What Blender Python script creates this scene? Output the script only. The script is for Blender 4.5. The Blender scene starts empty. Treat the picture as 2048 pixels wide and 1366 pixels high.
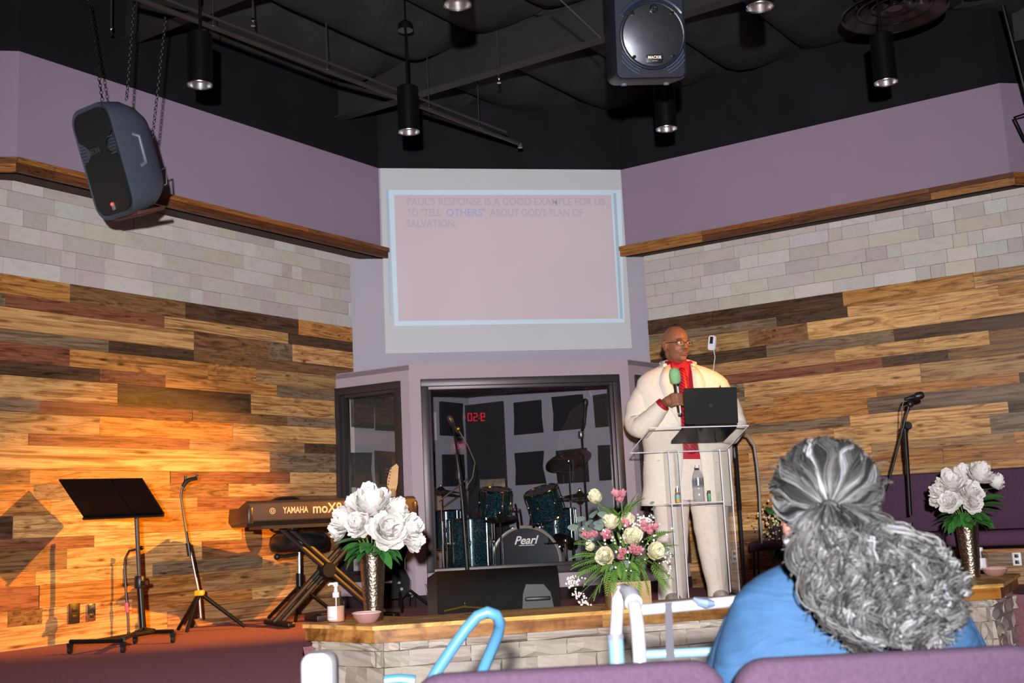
import bpy, bmesh, math, random
import numpy as np
from mathutils import Vector, Matrix

# ------------------------------------------------------------------ camera
SC = bpy.context.scene
COL = SC.collection
R_ = math.radians
FPX = 2250.0                      # focal length in pixels of the 2048 px wide frame
EYE = 0.575                       # eye height over the stage carpet
TILT, ROLL = R_(9.05), R_(-2.75)
_fw = Vector((0, math.cos(TILT), math.sin(TILT)))
_rt = Vector((1, 0, 0))
_up = _rt.cross(_fw)
CR = math.cos(ROLL) * _rt + math.sin(ROLL) * _up
CU = -math.sin(ROLL) * _rt + math.cos(ROLL) * _up
EYEP = Vector((0, 0, EYE))
cam_data = bpy.data.cameras.new('camera')
cam_data.sensor_width = 36.0
cam_data.lens = FPX / 2048.0 * 36.0
cam_data.clip_start = 0.05
SC.cycles.transparent_max_bounces = 24
cam_data.dof.use_dof = True
cam_data.dof.focus_distance = 7.2
cam_data.dof.aperture_fstop = 6.3
cam = bpy.data.objects.new('camera', cam_data)
m3 = Matrix((CR, CU, -_fw)).transposed()
cam.matrix_world = Matrix.Translation(EYEP) @ m3.to_4x4()
COL.objects.link(cam)
SC.camera = cam

# ------------------------------------------------------------------ world, lights, exposure
world = bpy.data.worlds.new('dim_hall')
SC.world = world
world.use_nodes = True
world.node_tree.nodes['Background'].inputs[0].default_value = (0.75, 0.8, 1.0, 1)
world.node_tree.nodes['Background'].inputs[1].default_value = 0.035
SC.view_settings.view_transform = 'Standard'
SC.view_settings.look = 'None'
SC.view_settings.exposure = 0.0
SC.view_settings.gamma = 1.0
SC.view_settings.use_curve_mapping = False


def light(name, kind, loc, energy, color, aim=None, **kw):
    d = bpy.data.lights.new(name, kind)
    d.energy = energy
    d.color = color
    for k, v in kw.items():
        setattr(d, k, v)
    o = bpy.data.objects.new(name, d)
    o.location = loc
    if aim is not None:
        o.rotation_euler = (Vector(aim) - Vector(loc)).to_track_quat('-Z', 'Y').to_euler()
    COL.objects.link(o)
    return o


# a photo flash fired from the seats behind the camera; the stage spotlight hanging at the far right is unlit
FLASH = Vector((-0.05, -1.0, 0.86))
light('hall_flash', 'SPOT', FLASH, 3080, (1.0, 0.985, 1.0), aim=(0.25, 8, 1.55),
      spot_size=R_(80), spot_blend=1.0, shadow_soft_size=0.05)
SPOT_P = Vector((3.53, 7.15, 2.84))
# two warm stage spots hang to the right of the frame: one on the left wall, one on the man
light('warm_wall_spot', 'SPOT', (3.35, 6.2, 2.78), 4000, (1.0, 0.37, 0.010), aim=(-2.38, 7.06, 0.28),
      spot_size=R_(26), spot_blend=0.9, shadow_soft_size=0.025)
light('warm_face_spot', 'SPOT', (3.3, 5.7, 2.9), 560, (1.0, 0.40, 0.04), aim=(1.30, 7.4, 1.60),
      spot_size=R_(15), spot_blend=0.9, shadow_soft_size=0.04)

# ------------------------------------------------------------------ helpers
RNG = random.Random(7)


def ray(px, py):
    return CR * ((px - 1024) / FPX) - CU * ((py - 683) / FPX) + _fw


def atz(px, py, z=0.0):
    d = ray(px, py)
    return EYEP + d * ((z - EYE) / d.z)


def aty(px, py, y):
    d = ray(px, py)
    return EYEP + d * (y / d.y)


def onp(px, py, p, n):
    d = ray(px, py)
    return EYEP + d * ((Vector(p) - EYEP).dot(n) / d.dot(n))


YC, AL, AR = R_(10.0), R_(44.3), R_(42.3)


def hdir(a):
    return Vector((math.cos(a), math.sin(a), 0))


def hn(d):
    return Vector((d.y, -d.x, 0))


DC, DL, DR = hdir(YC), hdir(YC + AL), hdir(YC - AR)
NC, NL, NR = hn(DC), hn(DL), hn(DR)
PL = Vector((-2.365, 7.095, 0))
PC = Vector((-1.255, 8.639, 0))
PB = Vector((-0.768, 8.141, 0))
PR = Vector((1.125, 9.06, 0))


def link(o, parent=None):
    COL.objects.link(o)
    if parent is not None:
        o.parent = parent
    return o


def tag(o, label=None, cat=None, group=None, kind=None):
    if label: o['label'] = label
    if cat: o['category'] = cat
    if group: o['group'] = group
    if kind: o['kind'] = kind
    return o


def thing(name, loc, label, cat, rz=0.0, group=None, rot=None):
    o = bpy.data.objects.new(name, None)
    o.empty_display_size = 0.1
    o.location = loc
    o.rotation_euler = rot if rot is not None else (0, 0, rz)
    link(o)
    return tag(o, label, cat, group)


def copy_tree(o, parent=None):
    c = o.copy()
    link(c)
    c.parent = parent
    for ch in list(o.children):
        copy_tree(ch, c)
    return c


class MB:
    """collects shapes into ONE mesh"""

    def __init__(s, M=None):
        s.v, s.f, s.c = [], [], []
        s.M = M or Matrix()

    def add(s, vs, fs, M=None, tone=None):
        b = len(s.v)
        T = s.M @ M if M is not None else s.M
        s.v += [T @ Vector(v) for v in vs]
        s.f += [tuple(b + i for i in f) for f in fs]
        if tone is not None or s.c:
            s.c += [1.0] * (b - len(s.c))
            s.c += [1.0 if tone is None else tone] * len(vs)
        return s

    def box(s, c, d, M=None, bev=0.0):
        x, y, z = [k / 2 for k in d]
        cx, cy, cz = c
        if bev <= 0:
            vs = [(cx + a * x, cy + b * y, cz + e * z) for a in (-1, 1) for b in (-1, 1) for e in (-1, 1)]
            fs = [(0, 1, 3, 2), (4, 6, 7, 5), (0, 4, 5, 1), (2, 3, 7, 6), (0, 2, 6, 4), (1, 5, 7, 3)]
            return s.add(vs, fs, M)
        bm = bmesh.new()
        bmesh.ops.create_cube(bm, size=1)
        for v in bm.verts:
            v.co = Vector((v.co.x * d[0] + cx, v.co.y * d[1] + cy, v.co.z * d[2] + cz))
        bmesh.ops.bevel(bm, geom=bm.edges[:], offset=bev, segments=2, profile=0.5, affect='EDGES')
        return s.bm(bm, M)

    def bm(s, bm, M=None):
        bm.verts.index_update()
        s.add([v.co.copy() for v in bm.verts], [[v.index for v in f.verts] for f in bm.faces], M)
        bm.free()
        return s

    def loft(s, rings, cap=(True, True), closed=True, M=None, tone=None):
        n = len(rings[0])
        vs = [p for r in rings for p in r]
        fs = []
        for i in range(len(rings) - 1):
            for j in range(n if closed else n - 1):
                k = (j + 1) % n
                fs.append((i * n + j, i * n + k, (i + 1) * n + k, (i + 1) * n + j))
        if closed and cap[0]: fs.append(tuple(range(n - 1, -1, -1)))
        if closed and cap[1]: fs.append(tuple((len(rings) - 1) * n + j for j in range(n)))
        return s.add(vs, fs, M, tone)

    def tube(s, pts, r, n=8, M=None, cap=True, tone=None, flat=1.0):
        pts = [Vector(p) for p in pts]
        if not hasattr(r, '__len__'): r = [r] * len(pts)
        rings = []
        t = (pts[1] - pts[0]).normalized()
        a = t.orthogonal().normalized() if abs(t.z) > 0.99 or flat == 1.0 else t.cross(Vector((0, 0, 1))).normalized()
        for i, p in enumerate(pts):
            if i == 0: t = pts[1] - pts[0]
            elif i == len(pts) - 1: t = pts[-1] - pts[-2]
            else: t = (pts[i + 1] - p).normalized() + (p - pts[i - 1]).normalized()
            t = t.normalized() if t.length > 1e-9 else Vector((0, 0, 1))
            a = a - t * a.dot(t)
            a = a.normalized() if a.length > 1e-6 else t.orthogonal().normalized()
            b = t.cross(a)
            rings.append([p + (a * math.cos(2 * math.pi * k / n) + b * math.sin(2 * math.pi * k / n) * flat) * r[i] for k in range(n)])
        return s.loft(rings, (cap, cap), M=M, tone=tone)

    def lathe(s, prof, n=24, M=None, cap=(True, True), start=0.0):
        rings = [[(r * math.cos(start + 2 * math.pi * k / n), r * math.sin(start + 2 * math.pi * k / n), z) for k in range(n)] for r, z in prof]
        return s.loft(rings, cap, M=M)

    def ell(s, c, r, n=12, m=8, M=None, tone=None):
        cx, cy, cz = c
        rx, ry, rz = r if hasattr(r, '__len__') else (r, r, r)
        vs = [(cx, cy, cz - rz)]
        for i in range(1, m):
            a = -math.pi / 2 + math.pi * i / m
            for j in range(n):
                b = 2 * math.pi * j / n
                vs.append((cx + rx * math.cos(a) * math.cos(b), cy + ry * math.cos(a) * math.sin(b), cz + rz * math.sin(a)))
        vs.append((cx, cy, cz + rz))
        fs = [(0, 1 + (j + 1) % n, 1 + j) for j in range(n)]
        for i in range(m - 2):
            for j in range(n):
                k = (j + 1) % n
                fs.append((1 + i * n + j, 1 + i * n + k, 1 + (i + 1) * n + k, 1 + (i + 1) * n + j))
        t = len(vs) - 1
        fs += [(1 + (m - 2) * n + j, 1 + (m - 2) * n + (j + 1) % n, t) for j in range(n)]
        return s.add(vs, fs, M, tone)

    def prism(s, poly, z0, z1, M=None):
        n = len(poly)
        vs = [(p[0], p[1], z0) for p in poly] + [(p[0], p[1], z1) for p in poly]
        fs = [tuple(range(n - 1, -1, -1)), tuple(range(n, 2 * n))] + [(i, (i + 1) % n, n + (i + 1) % n, n + i) for i in range(n)]
        return s.add(vs, fs, M)

    def torus(s, c, R, r, n=24, m=8, M=None, a0=0.0, a1=2 * math.pi):
        full = abs(a1 - a0 - 2 * math.pi) < 1e-6
        k = n if full else n + 1
        pts = [(c[0] + R * math.cos(a0 + (a1 - a0) * i / n), c[1] + R * math.sin(a0 + (a1 - a0) * i / n), c[2]) for i in range(k)]
        rings = []
        for i, p in enumerate(pts):
            a = a0 + (a1 - a0) * i / n
            d = Vector((math.cos(a), math.sin(a), 0))
            rings.append([Vector(p) + d * (r * math.cos(2 * math.pi * j / m)) + Vector((0, 0, r * math.sin(2 * math.pi * j / m))) for j in range(m)])
        if full: rings.append(rings[0])
        return s.loft(rings, (not full, not full), M=M)

    def mesh(s, name, smooth=35):
        me = bpy.data.meshes.new(name)
        me.from_pydata([tuple(v) for v in s.v], [], s.f)
        if s.c:
            s.c += [1.0] * (len(s.v) - len(s.c))
            at = me.attributes.new('tone', 'FLOAT', 'POINT')
            at.data.foreach_set('value', s.c)
        bm = bmesh.new()
        bm.from_mesh(me)
        bmesh.ops.recalc_face_normals(bm, faces=bm.faces[:])
        bm.to_mesh(me)
        bm.free()
        if smooth:
            me.shade_smooth()
            if smooth < 180: me.set_sharp_from_angle(angle=R_(smooth))
        me.update()
        return me

    def build(s, name, mat, parent=None, smooth=35, loc=None, rot=None):
        me = s.mesh(name, smooth)
        me.materials.append(mat)
        o = bpy.data.objects.new(name, me)
        if loc is not None: o.location = loc
        if rot is not None: o.rotation_euler = rot
        return link(o, parent)


def T(x=0, y=0, z=0): return Matrix.Translation((x, y, z))
def RX(a): return Matrix.Rotation(a, 4, 'X')
def RY(a): return Matrix.Rotation(a, 4, 'Y')
def RZ(a): return Matrix.Rotation(a, 4, 'Z')
def SCL(x, y, z): return Matrix.Diagonal((x, y, z, 1))


def lin(c):
    if isinstance(c, str):
        c = [int(c[i:i + 2], 16) / 255 for i in (0, 2, 4)]
    return tuple(((k / 12.92) if k <= 0.04045 else ((k + 0.055) / 1.055) ** 2.4) for k in c) + (1.0,)


MATS = {}


class NT:
    def __init__(s, name):
        s.m = bpy.data.materials.new(name)
        s.m.use_nodes = True
        s.t = s.m.node_tree
        s.t.nodes.clear()
        s.out = s.n('ShaderNodeOutputMaterial')

    def n(s, kind, **kw):
        o = s.t.nodes.new(kind)
        for k, v in kw.items():
            if k in o.bl_rna.properties: setattr(o, k, v)
        return o

    def l(s, a, b): s.t.links.new(a, b)

    def coords(s, scale=(1, 1, 1), kind='Object', rnd=0.0):
        tc = s.n('ShaderNodeTexCoord')
        mp = s.n('ShaderNodeMapping')
        mp.inputs['Scale'].default_value = scale
        s.l(tc.outputs[kind], mp.inputs['Vector'])
        if rnd:
            oi = s.n('ShaderNodeObjectInfo')
            mu = s.n('ShaderNodeMath', operation='MULTIPLY')
            mu.inputs[1].default_value = rnd
            s.l(oi.outputs['Random'], mu.inputs[0])
            s.l(mu.outputs[0], mp.inputs['Location'])
        return mp.outputs[0]

    def noise(s, vec, scale, detail=4, rough=0.55, dist=0.0):
        o = s.n('ShaderNodeTexNoise')
        o.inputs['Scale'].default_value = scale
        o.inputs['Detail'].default_value = detail
        o.inputs['Roughness'].default_value = rough
        o.inputs['Distortion'].default_value = dist
        s.l(vec, o.inputs['Vector'])
        return o.outputs['Fac']

    def ramp(s, fac, stops):
        o = s.n('ShaderNodeValToRGB')
        e = o.color_ramp.elements
        while len(e) < len(stops): e.new(0.5)
        for k, (p, c) in zip(e, stops):
            k.position = p
            k.color = c if len(c) == 4 else tuple(c) + (1,)
        s.l(fac, o.inputs['Fac'])
        return o.outputs['Color']

    def mix(s, a, b, fac, mode='MIX'):
        o = s.n('ShaderNodeMix', data_type='RGBA', blend_type=mode)
        for k, v in ((6, a), (7, b), (0, fac)):
            if hasattr(v, 'is_linked'): s.l(v, o.inputs[k])
            else: o.inputs[k].default_value = v
        return o.outputs[2]

    def bump(s, h, strength, dist=0.01):
        o = s.n('ShaderNodeBump')
        o.inputs['Strength'].default_value = strength
        o.inputs['Distance'].default_value = dist
        s.l(h, o.inputs['Height'])
        return o.outputs['Normal']

    def pr(s, color, rough=0.5, metal=0.0, normal=None, spec=0.5, **kw):
        p = s.n('ShaderNodeBsdfPrincipled')
        for k, v in (('Base Color', color), ('Roughness', rough), ('Metallic', metal), ('Specular IOR Level', spec)):
            if hasattr(v, 'is_linked'): s.l(v, p.inputs[k])
            else: p.inputs[k].default_value = v
        for k, v in kw.items(): p.inputs[k.replace('_', ' ')].default_value = v
        if normal is not None: s.l(normal, p.inputs['Normal'])
        s.l(p.outputs[0], s.out.inputs[0])
        return p


def mat(name, color, rough=0.5, metal=0.0, var=0.12, scale=6.0, bump=0.0, spec=0.5, bscale=None, **kw):
    if name in MATS: return MATS[name]
    t = NT(name)
    c = lin(color)
    vec = t.coords()
    nz = t.noise(vec, scale)
    lo = tuple(k * (1 - var) for k in c[:3]) + (1,)
    hi = tuple(min(1, k * (1 + var)) for k in c[:3]) + (1,)
    col = t.ramp(nz, [(0.3, lo), (0.7, hi)])
    nb = t.bump(t.noise(vec, bscale or scale * 6), bump) if bump else None
    t.pr(col, rough, metal, nb, spec, **kw)
    MATS[name] = t.m
    return t.m


def emis(name, color, strength):
    if name in MATS: return MATS[name]
    t = NT(name)
    t.pr(lin(color), 0.4, Emission_Color=lin(color), Emission_Strength=strength)
    MATS[name] = t.m
    return t.m


def glassmat(name, tint=(0.95, 0.97, 0.97), ior=1.5, boost=1.0, rough=0.0):
    """thin sheet of clear glass or acrylic: see-through with a Fresnel reflection"""
    t = NT(name)
    # Schlick reflection that is the same from both sides of the sheet
    g = t.n('ShaderNodeNewGeometry')
    dt_ = t.n('ShaderNodeVectorMath', operation='DOT_PRODUCT')
    t.l(g.outputs['Incoming'], dt_.inputs[0]); t.l(g.outputs['Normal'], dt_.inputs[1])
    ab = t.n('ShaderNodeMath', operation='ABSOLUTE'); t.l(dt_.outputs['Value'], ab.inputs[0])
    om = t.n('ShaderNodeMath', operation='SUBTRACT'); om.inputs[0].default_value = 1.0; t.l(ab.outputs[0], om.inputs[1])
    pw = t.n('ShaderNodeMath', operation='POWER'); pw.inputs[1].default_value = 5.0; t.l(om.outputs[0], pw.inputs[0])
    f0 = ((ior - 1) / (ior + 1)) ** 2
    ma = t.n('ShaderNodeMath', operation='MULTIPLY_ADD'); ma.inputs[1].default_value = 1 - f0; ma.inputs[2].default_value = f0
    t.l(pw.outputs[0], ma.inputs[0])
    mu = t.n('ShaderNodeMath', operation='MULTIPLY', use_clamp=True)
    mu.inputs[1].default_value = boost
    t.l(ma.outputs[0], mu.inputs[0])
    a = t.n('ShaderNodeBsdfTransparent')
    a.inputs[0].default_value = tuple(tint) + (1,)
    b = t.n('ShaderNodeBsdfGlossy')
    b.inputs['Roughness'].default_value = rough
    mx = t.n('ShaderNodeMixShader')
    t.l(mu.outputs[0], mx.inputs[0]); t.l(a.outputs[0], mx.inputs[1]); t.l(b.outputs[0], mx.inputs[2])
    t.l(mx.outputs[0], t.out.inputs[0])
    MATS[name] = t.m
    return t.m


def objcolor_mat(name, kind):
    t = NT(name)
    oi = t.n('ShaderNodeObjectInfo')
    if kind == 'wood':
        v = t.coords((0.55, 3, 2.0), rnd=37.0)
        g1 = t.noise(v, 2.2, 6, 0.62, 1.6)
        v2 = t.coords((0.9, 6, 11), rnd=71.0)
        g2 = t.noise(v2, 3.0, 5, 0.6, 0.8)
        v3 = t.coords((3.2, 2, 1.1), rnd=53.0)
        vo = t.n('ShaderNodeTexVoronoi')
        vo.inputs['Scale'].default_value = 1.6
        t.l(v3, vo.inputs['Vector'])
        knot = t.ramp(vo.outputs['Distance'], [(0.06, (0.14, 0.09, 0.06)), (0.10, (0.45, 0.33, 0.25)), (0.20, (1, 1, 1))])
        v4 = t.coords((1.8, 2, 1.5), rnd=91.0)
        g4 = t.noise(v4, 1.3, 5, 0.7, 2.2)
        k1 = t.ramp(g1, [(0.28, (0.20, 0.14, 0.10)), (0.40, (0.58, 0.46, 0.36)), (0.52, (1, 1, 1)), (0.75, (1.0, 0.90, 0.78))])
        k2 = t.ramp(g2, [(0.30, (0.50, 0.40, 0.32)), (0.52, (1, 1, 1)), (0.8, (1.0, 0.96, 0.9))])
        k4 = t.ramp(g4, [(0.34, (0.26, 0.19, 0.15)), (0.44, (0.66, 0.57, 0.50)), (0.54, (1, 1, 1))])
        c = t.mix(oi.outputs['Color'], k1, 0.85, 'MULTIPLY')
        c = t.mix(c, k2, 0.8, 'MULTIPLY')
        c = t.mix(c, k4, 0.85, 'MULTIPLY')
        c = t.mix(c, knot, 0.8, 'MULTIPLY')
        t.pr(c, 0.45, 0, t.bump(g2, 0.12, 0.004), 0.35)
    elif kind == 'stone':
        v = t.coords((2.0, 2, 1.0), rnd=41.0)
        g = t.noise(v, 2.5, 7, 0.65, 0.6)
        v2 = t.coords((4.0, 3, 1.6), rnd=19.0)
        p = t.noise(v2, 7.0, 4, 0.7)
        k = t.ramp(g, [(0.28, (0.84, 0.80, 0.75)), (0.5, (0.97, 0.95, 0.92)), (0.75, (1, 1, 1))])
        q = t.ramp(p, [(0.24, (0.55, 0.48, 0.42)), (0.36, (1, 1, 1))])
        c = t.mix(oi.outputs['Color'], k, 0.9, 'MULTIPLY')
        c = t.mix(c, q, 0.4, 'MULTIPLY')
        t.pr(c, 0.6, 0, t.bump(p, 0.25, 0.006), 0.4)
    MATS[name] = t.m
    return t.m


def txt(body, name, mat_, parent, size, M, depth=0.0004, bold=False, align='CENTER', shear=0.0, sx=1.0):
    """flat lettering as a mesh"""
    cu = bpy.data.curves.new(name, 'FONT')
    cu.body = body
    cu.size = size
    cu.align_x = align
    cu.align_y = 'CENTER'
    cu.extrude = depth
    cu.shear = shear
    if bold: cu.offset = size * 0.018
    o = bpy.data.objects.new(name, cu)
    COL.objects.link(o)
    dg = bpy.context.evaluated_depsgraph_get()
    me = bpy.data.meshes.new_from_object(o.evaluated_get(dg))
    bpy.data.objects.remove(o)
    me.name = name
    me.transform(M @ SCL(sx, 1, 1))
    me.materials.clear()
    me.materials.append(mat_)
    return link(bpy.data.objects.new(name, me), parent)


FRONT = RX(math.pi / 2)           # text lying in XY stands up facing -Y


def remesh(mb, name, mat_, parent=None, voxel=0.012, smooth=4, loc=None, rot=None):
    """fuse overlapping shapes into one continuous skin"""
    o = mb.build(name, mat_, None, 180)
    mo = o.modifiers.new('r', 'REMESH')
    mo.mode = 'VOXEL'
    mo.voxel_size = voxel
    if smooth:
        sm = o.modifiers.new('s', 'SMOOTH')
        sm.iterations = smooth
        sm.factor = 0.5
    dg = bpy.context.evaluated_depsgraph_get()
    me = bpy.data.meshes.new_from_object(o.evaluated_get(dg))
    old = o.data
    o.modifiers.clear()
    o.data = me
    bpy.data.meshes.remove(old)
    me.name = name
    me.shade_smooth()
    if not me.materials: me.materials.append(mat_)
    if loc is not None: o.location = loc
    if rot is not None: o.rotation_euler = rot
    if parent is not None: o.parent = parent
    return o
# ------------------------------------------------------------------ materials of the setting
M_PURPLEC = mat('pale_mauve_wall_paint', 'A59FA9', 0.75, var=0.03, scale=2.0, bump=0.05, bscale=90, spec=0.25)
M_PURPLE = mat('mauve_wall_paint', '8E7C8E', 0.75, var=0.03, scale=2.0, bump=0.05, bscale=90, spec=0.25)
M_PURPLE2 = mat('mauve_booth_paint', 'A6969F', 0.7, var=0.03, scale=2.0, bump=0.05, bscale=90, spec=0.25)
M_BLACKP = mat('black_ceiling_paint', '111116', 0.85, var=0.25, scale=3.0, spec=0.2)
M_BATT = mat('black_painted_insulation', '232324', 0.8, var=0.35, scale=5.0, bump=0.5, bscale=9, spec=0.3)
M_CARPET = mat('plum_carpet', '96656F', 0.95, var=0.22, scale=60.0, bump=0.4, bscale=300, spec=0.1)
M_BACK = mat('grey_mortar', 'D6CEC6', 0.9, var=0.1, scale=10)
M_DARKBACK = mat('dark_batten', '3A281C', 0.9)
M_WOOD = objcolor_mat('reclaimed_board', 'wood')
M_STONE = objcolor_mat('travertine', 'stone')
M_BASE = mat('dark_rubber_baseboard', '2B2023', 0.8, spec=0.2)
M_FRAME = mat('bronze_aluminium', '4A4446', 0.42, 0.7, var=0.05, scale=20)
M_INT = mat('grey_booth_paint', '958E98', 0.8, var=0.04)
M_INTC = mat('booth_ceiling_tile', '7B807E', 0.85, var=0.15, scale=30, bump=0.3)
M_FOAM = mat('black_acoustic_foam', '17171A', 0.9, var=0.2, scale=30, bump=0.5, bscale=60)
M_GLASS = glassmat('window_glass', (0.88, 0.90, 0.91), 1.52, 2.2)
M_BLACK = mat('black_satin_metal', '141416', 0.35, 0.4, var=0.1)
M_BLACKPL = mat('black_plastic', '17171A', 0.42, var=0.1)
M_CHROME = mat('chrome', 'D8DADD', 0.12, 1.0, var=0.02)
M_WHITEPL = mat('white_plastic', 'E9E7EA', 0.4, var=0.02)


def struct(o):
    o['kind'] = 'structure'
    return o


# ------------------------------------------------------------------ floors
ZC = 0.12
K0, K1, K2, K3 = Vector((-0.714, 5.386, 0)), Vector((2.564, 6.168, 0)), Vector((-1.106, 5.715, 0)), Vector((2.985, 6.92, 0))
stage = [(-5.6, 2.4), (-0.50, 2.4), (-0.875, 4.463), (-1.12, 5.80), (-0.95, 5.95), (-0.55, 5.72), (2.42, 6.45), (2.85, 7.05), (3.6, 5.6), (6.3, 6.0), (1.14, 9.2), (-0.30, 9.98), (-1.36, 8.49)]
struct(MB().prism(stage, -0.55, 0.0).build('floor', M_CARPET, smooth=0))
struct(MB().box((0, 1.5, -0.60), (16, 16, 0.1)).build('floor_hall', M_CARPET, smooth=0))

# ------------------------------------------------------------------ side walls: boards below, stone above
def wall_panel(p, d, n, s0, s1, z0, z1, t=0.1, off=0.0):
    """upright slab; its room face lies on the plane p + off * n"""
    mb = MB()
    a = p + n * off
    q = [a + d * s0, a + d * s1, a + d * s1 - n * t, a + d * s0 - n * t]
    mb.prism([(k.x, k.y) for k in q], z0, z1)
    return mb


unit = MB().box((0, 0, 0), (1, 1, 1)).mesh('board', 0)
unit.materials.append(M_WOOD)
ubm = MB().box((0, 0, 0), (1, 1, 1), bev=0.02).mesh('stone_block', 0)
ubm.materials.append(M_STONE)
TONES = {'P': 'D6A86E', 'O': 'BE864A', 'R': '8E5C44', 'B': '8A6644', 'D': '5C4433', 'G': '8A7660', 'Q': 'B58E60'}


def piece(name, mesh, parent, p, d, n, ang, s0, s1, z0, z1, th, col, gap=0.0012):
    o = bpy.data.objects.new(name, mesh)
    c = p + d * ((s0 + s1) / 2) + n * (th / 2)
    o.location = (c.x, c.y, (z0 + z1) / 2)
    o.rotation_euler = (0, 0, ang)
    o.scale = (max(0.01, s1 - s0 - gap), th, max(0.01, z1 - z0 - gap))
    o.color = col
    return link(o, parent)


def jit(c, a=0.12):
    k = 1 + RNG.uniform(-a, a)
    return tuple(min(1, v * k * (1 + RNG.uniform(-0.04, 0.04))) for v in lin(c)[:3]) + (1,)


def s_at(px, z, p, d):
    """position along a wall where the given picture column meets height z"""
    lo, hi = -6.0, 8.0
    def f(s):
        v = p + d * s + Vector((0, 0, z)) - EYEP
        w = v.dot(_fw)
        return 1024 + FPX * v.dot(CR) / w if w > 0.2 else -9999
    for _ in range(50):
        m = (lo + hi) / 2
        if f(m) < px: lo = m
        else: hi = m
    return lo


# rows of boards read off the photograph: top edge heights, then board ends and tones
def rows_from(px, ys, p, n):
    return [max(0.0, onp(px, y, p, n).z) for y in ys]


LROW = rows_from(0, [548, 587, 614, 658, 684, 722, 750, 797, 823, 865, 890, 940, 969, 1001, 1033, 1079, 1104, 1147, 1177, 1224, 1256, 1303], PL, NL)
LROW[-1] = 0.0
LB = [[(136, 'O'), (367, 'B'), (593, 'D'), (720, 'O')], [(6, 'G'), (324, 'R'), (572, 'P'), (720, 'D')], [(383, 'P'), (533, 'B'), (580, 'G'), (720, 'P')],
      [(213, 'G'), (383, 'D'), (497, 'B'), (720, 'B')], [(135, 'R'), (412, 'O'), (508, 'O'), (720, 'Q')], [(195, 'D'), (326, 'R'), (549, 'O'), (720, 'G')],
      [(231, 'P'), (498, 'D'), (720, 'P')], [(74, 'G'), (380, 'R'), (570, 'B'), (720, 'G')], [(195, 'Q'), (461, 'O'), (720, 'P')],
      [(53, 'P'), (375, 'R'), (605, 'Q'), (720, 'D')], [(535, 'P'), (720, 'G')], [(56, 'B'), (336, 'O'), (575, 'R'), (720, 'P')],
      [(62, 'O'), (150, 'G'), (335, 'O'), (453, 'B'), (720, 'P')], [(96, 'O'), (390, 'Q'), (560, 'R'), (720, 'B')], [(21, 'D'), (265, 'P'), (520, 'O'), (720, 'P')],
      [(184, 'R'), (480, 'P'), (720, 'O')], [(130, 'B'), (400, 'P'), (720, 'B')], [(66, 'O'), (300, 'P'), (520, 'G'), (720, 'Q')],
      [(74, 'R'), (400, 'O'), (720, 'Q')], [(10, 'P'), (80, 'B'), (260, 'P'), (500, 'O'), (720, 'P')], [(330, 'P'), (720, 'Q')]]
wl = struct(wall_panel(PL, DL, NL, -6.5, 1.92, -0.55, 2.72).build('wall_left', M_BACK, smooth=0))
for i, row in enumerate(LB):
    zt, zb = LROW[i], LROW[i + 1]
    zm = (zt + zb) / 2
    s = s_at(-170, zm, PL, DL) - RNG.uniform(0, 0.3)
    end = 1.90 if zm > 1.72 else 1.72
    prev = None
    for px, tn in row:
        e = min(s_at(px, zm, PL, DL), end) if px < 720 else end
        if e - s < 0.02: continue
        piece('plank', unit, wl, PL, DL, NL, YC + AL, s, e, zb, zt, 0.020 + RNG.uniform(0, 0.007), jit(TONES[tn]))
        s = e
RROW = rows_from(2048, [531, 565, 587, 626, 653, 682, 705, 745, 766, 801, 823, 863, 886, 918, 937, 975, 1000, 1040, 1066, 1105, 1130, 1168, 1200], PR, NR)
RROW[-1] = 0.0
RB = [[(1427, 'D'), (1688, 'D'), (1949, 'O'), (2300, 'P')], [(1555, 'G'), (1697, 'D'), (1998, 'P'), (2300, 'O')], [(1500, 'Q'), (1617, 'B'), (1882, 'P'), (2300, 'P')],
      [(1535, 'D'), (1790, 'G'), (2300, 'D')], [(1672, 'Q'), (1980, 'P'), (2300, 'B')], [(1450, 'B'), (1766, 'R'), (1897, 'D'), (2300, 'B')],
      [(1491, 'G'), (1843, 'P'), (2300, 'Q')], [(1550, 'Q'), (1755, 'O'), (2040, 'O'), (2300, 'D')], [(1480, 'Q'), (1737, 'O'), (2300, 'G')],
      [(1440, 'O'), (1702, 'G'), (2018, 'P'), (2300, 'D')], [(1670, 'P'), (1982, 'P'), (2300, 'G')], [(1500, 'O'), (1745, 'P'), (2030, 'Q'), (2300, 'O')],
      [(1580, 'P'), (1888, 'O'), (2300, 'O')], [(1480, 'R'), (1985, 'Q'), (2300, 'O')], [(1540, 'P'), (1800, 'Q'), (2300, 'B')], [(1460, 'G'), (1700, 'O'), (2300, 'P')],
      [(1530, 'P'), (1840, 'R'), (2300, 'Q')], [(1480, 'O'), (1720, 'B'), (2300, 'P')], [(1560, 'Q'), (1900, 'P'), (2300, 'O')], [(1500, 'P'), (1760, 'R'), (2300, 'G')],
      [(1460, 'B'), (1650, 'P'), (2300, 'Q')], [(1600, 'P'), (2300, 'O')]]
wr = struct(wall_panel(PR, DR, NR, 0.0, 5.0, -0.55, 2.72).build('wall_right', M_BACK, smooth=0))
for i, row in enumerate(RB):
    zt, zb = RROW[i], RROW[i + 1]
    zm = (zt + zb) / 2
    s = 0.0 if zm > 1.72 else 0.12
    for px, tn in row:
        e = s_at(px, zm, PR, DR)
        if e - s < 0.02: continue
        piece('plank', unit, wr, PR, DR, NR, YC - AR, s, e, zb, zt, 0.020 + RNG.uniform(0, 0.007), jit(TONES[tn]))
        s = e
STN = ['BDB8B4', 'B8B1AD', 'C3BEBA', 'B2AAA6', 'BAB3AC', 'C0BBBA', 'B5AEA9']


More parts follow.
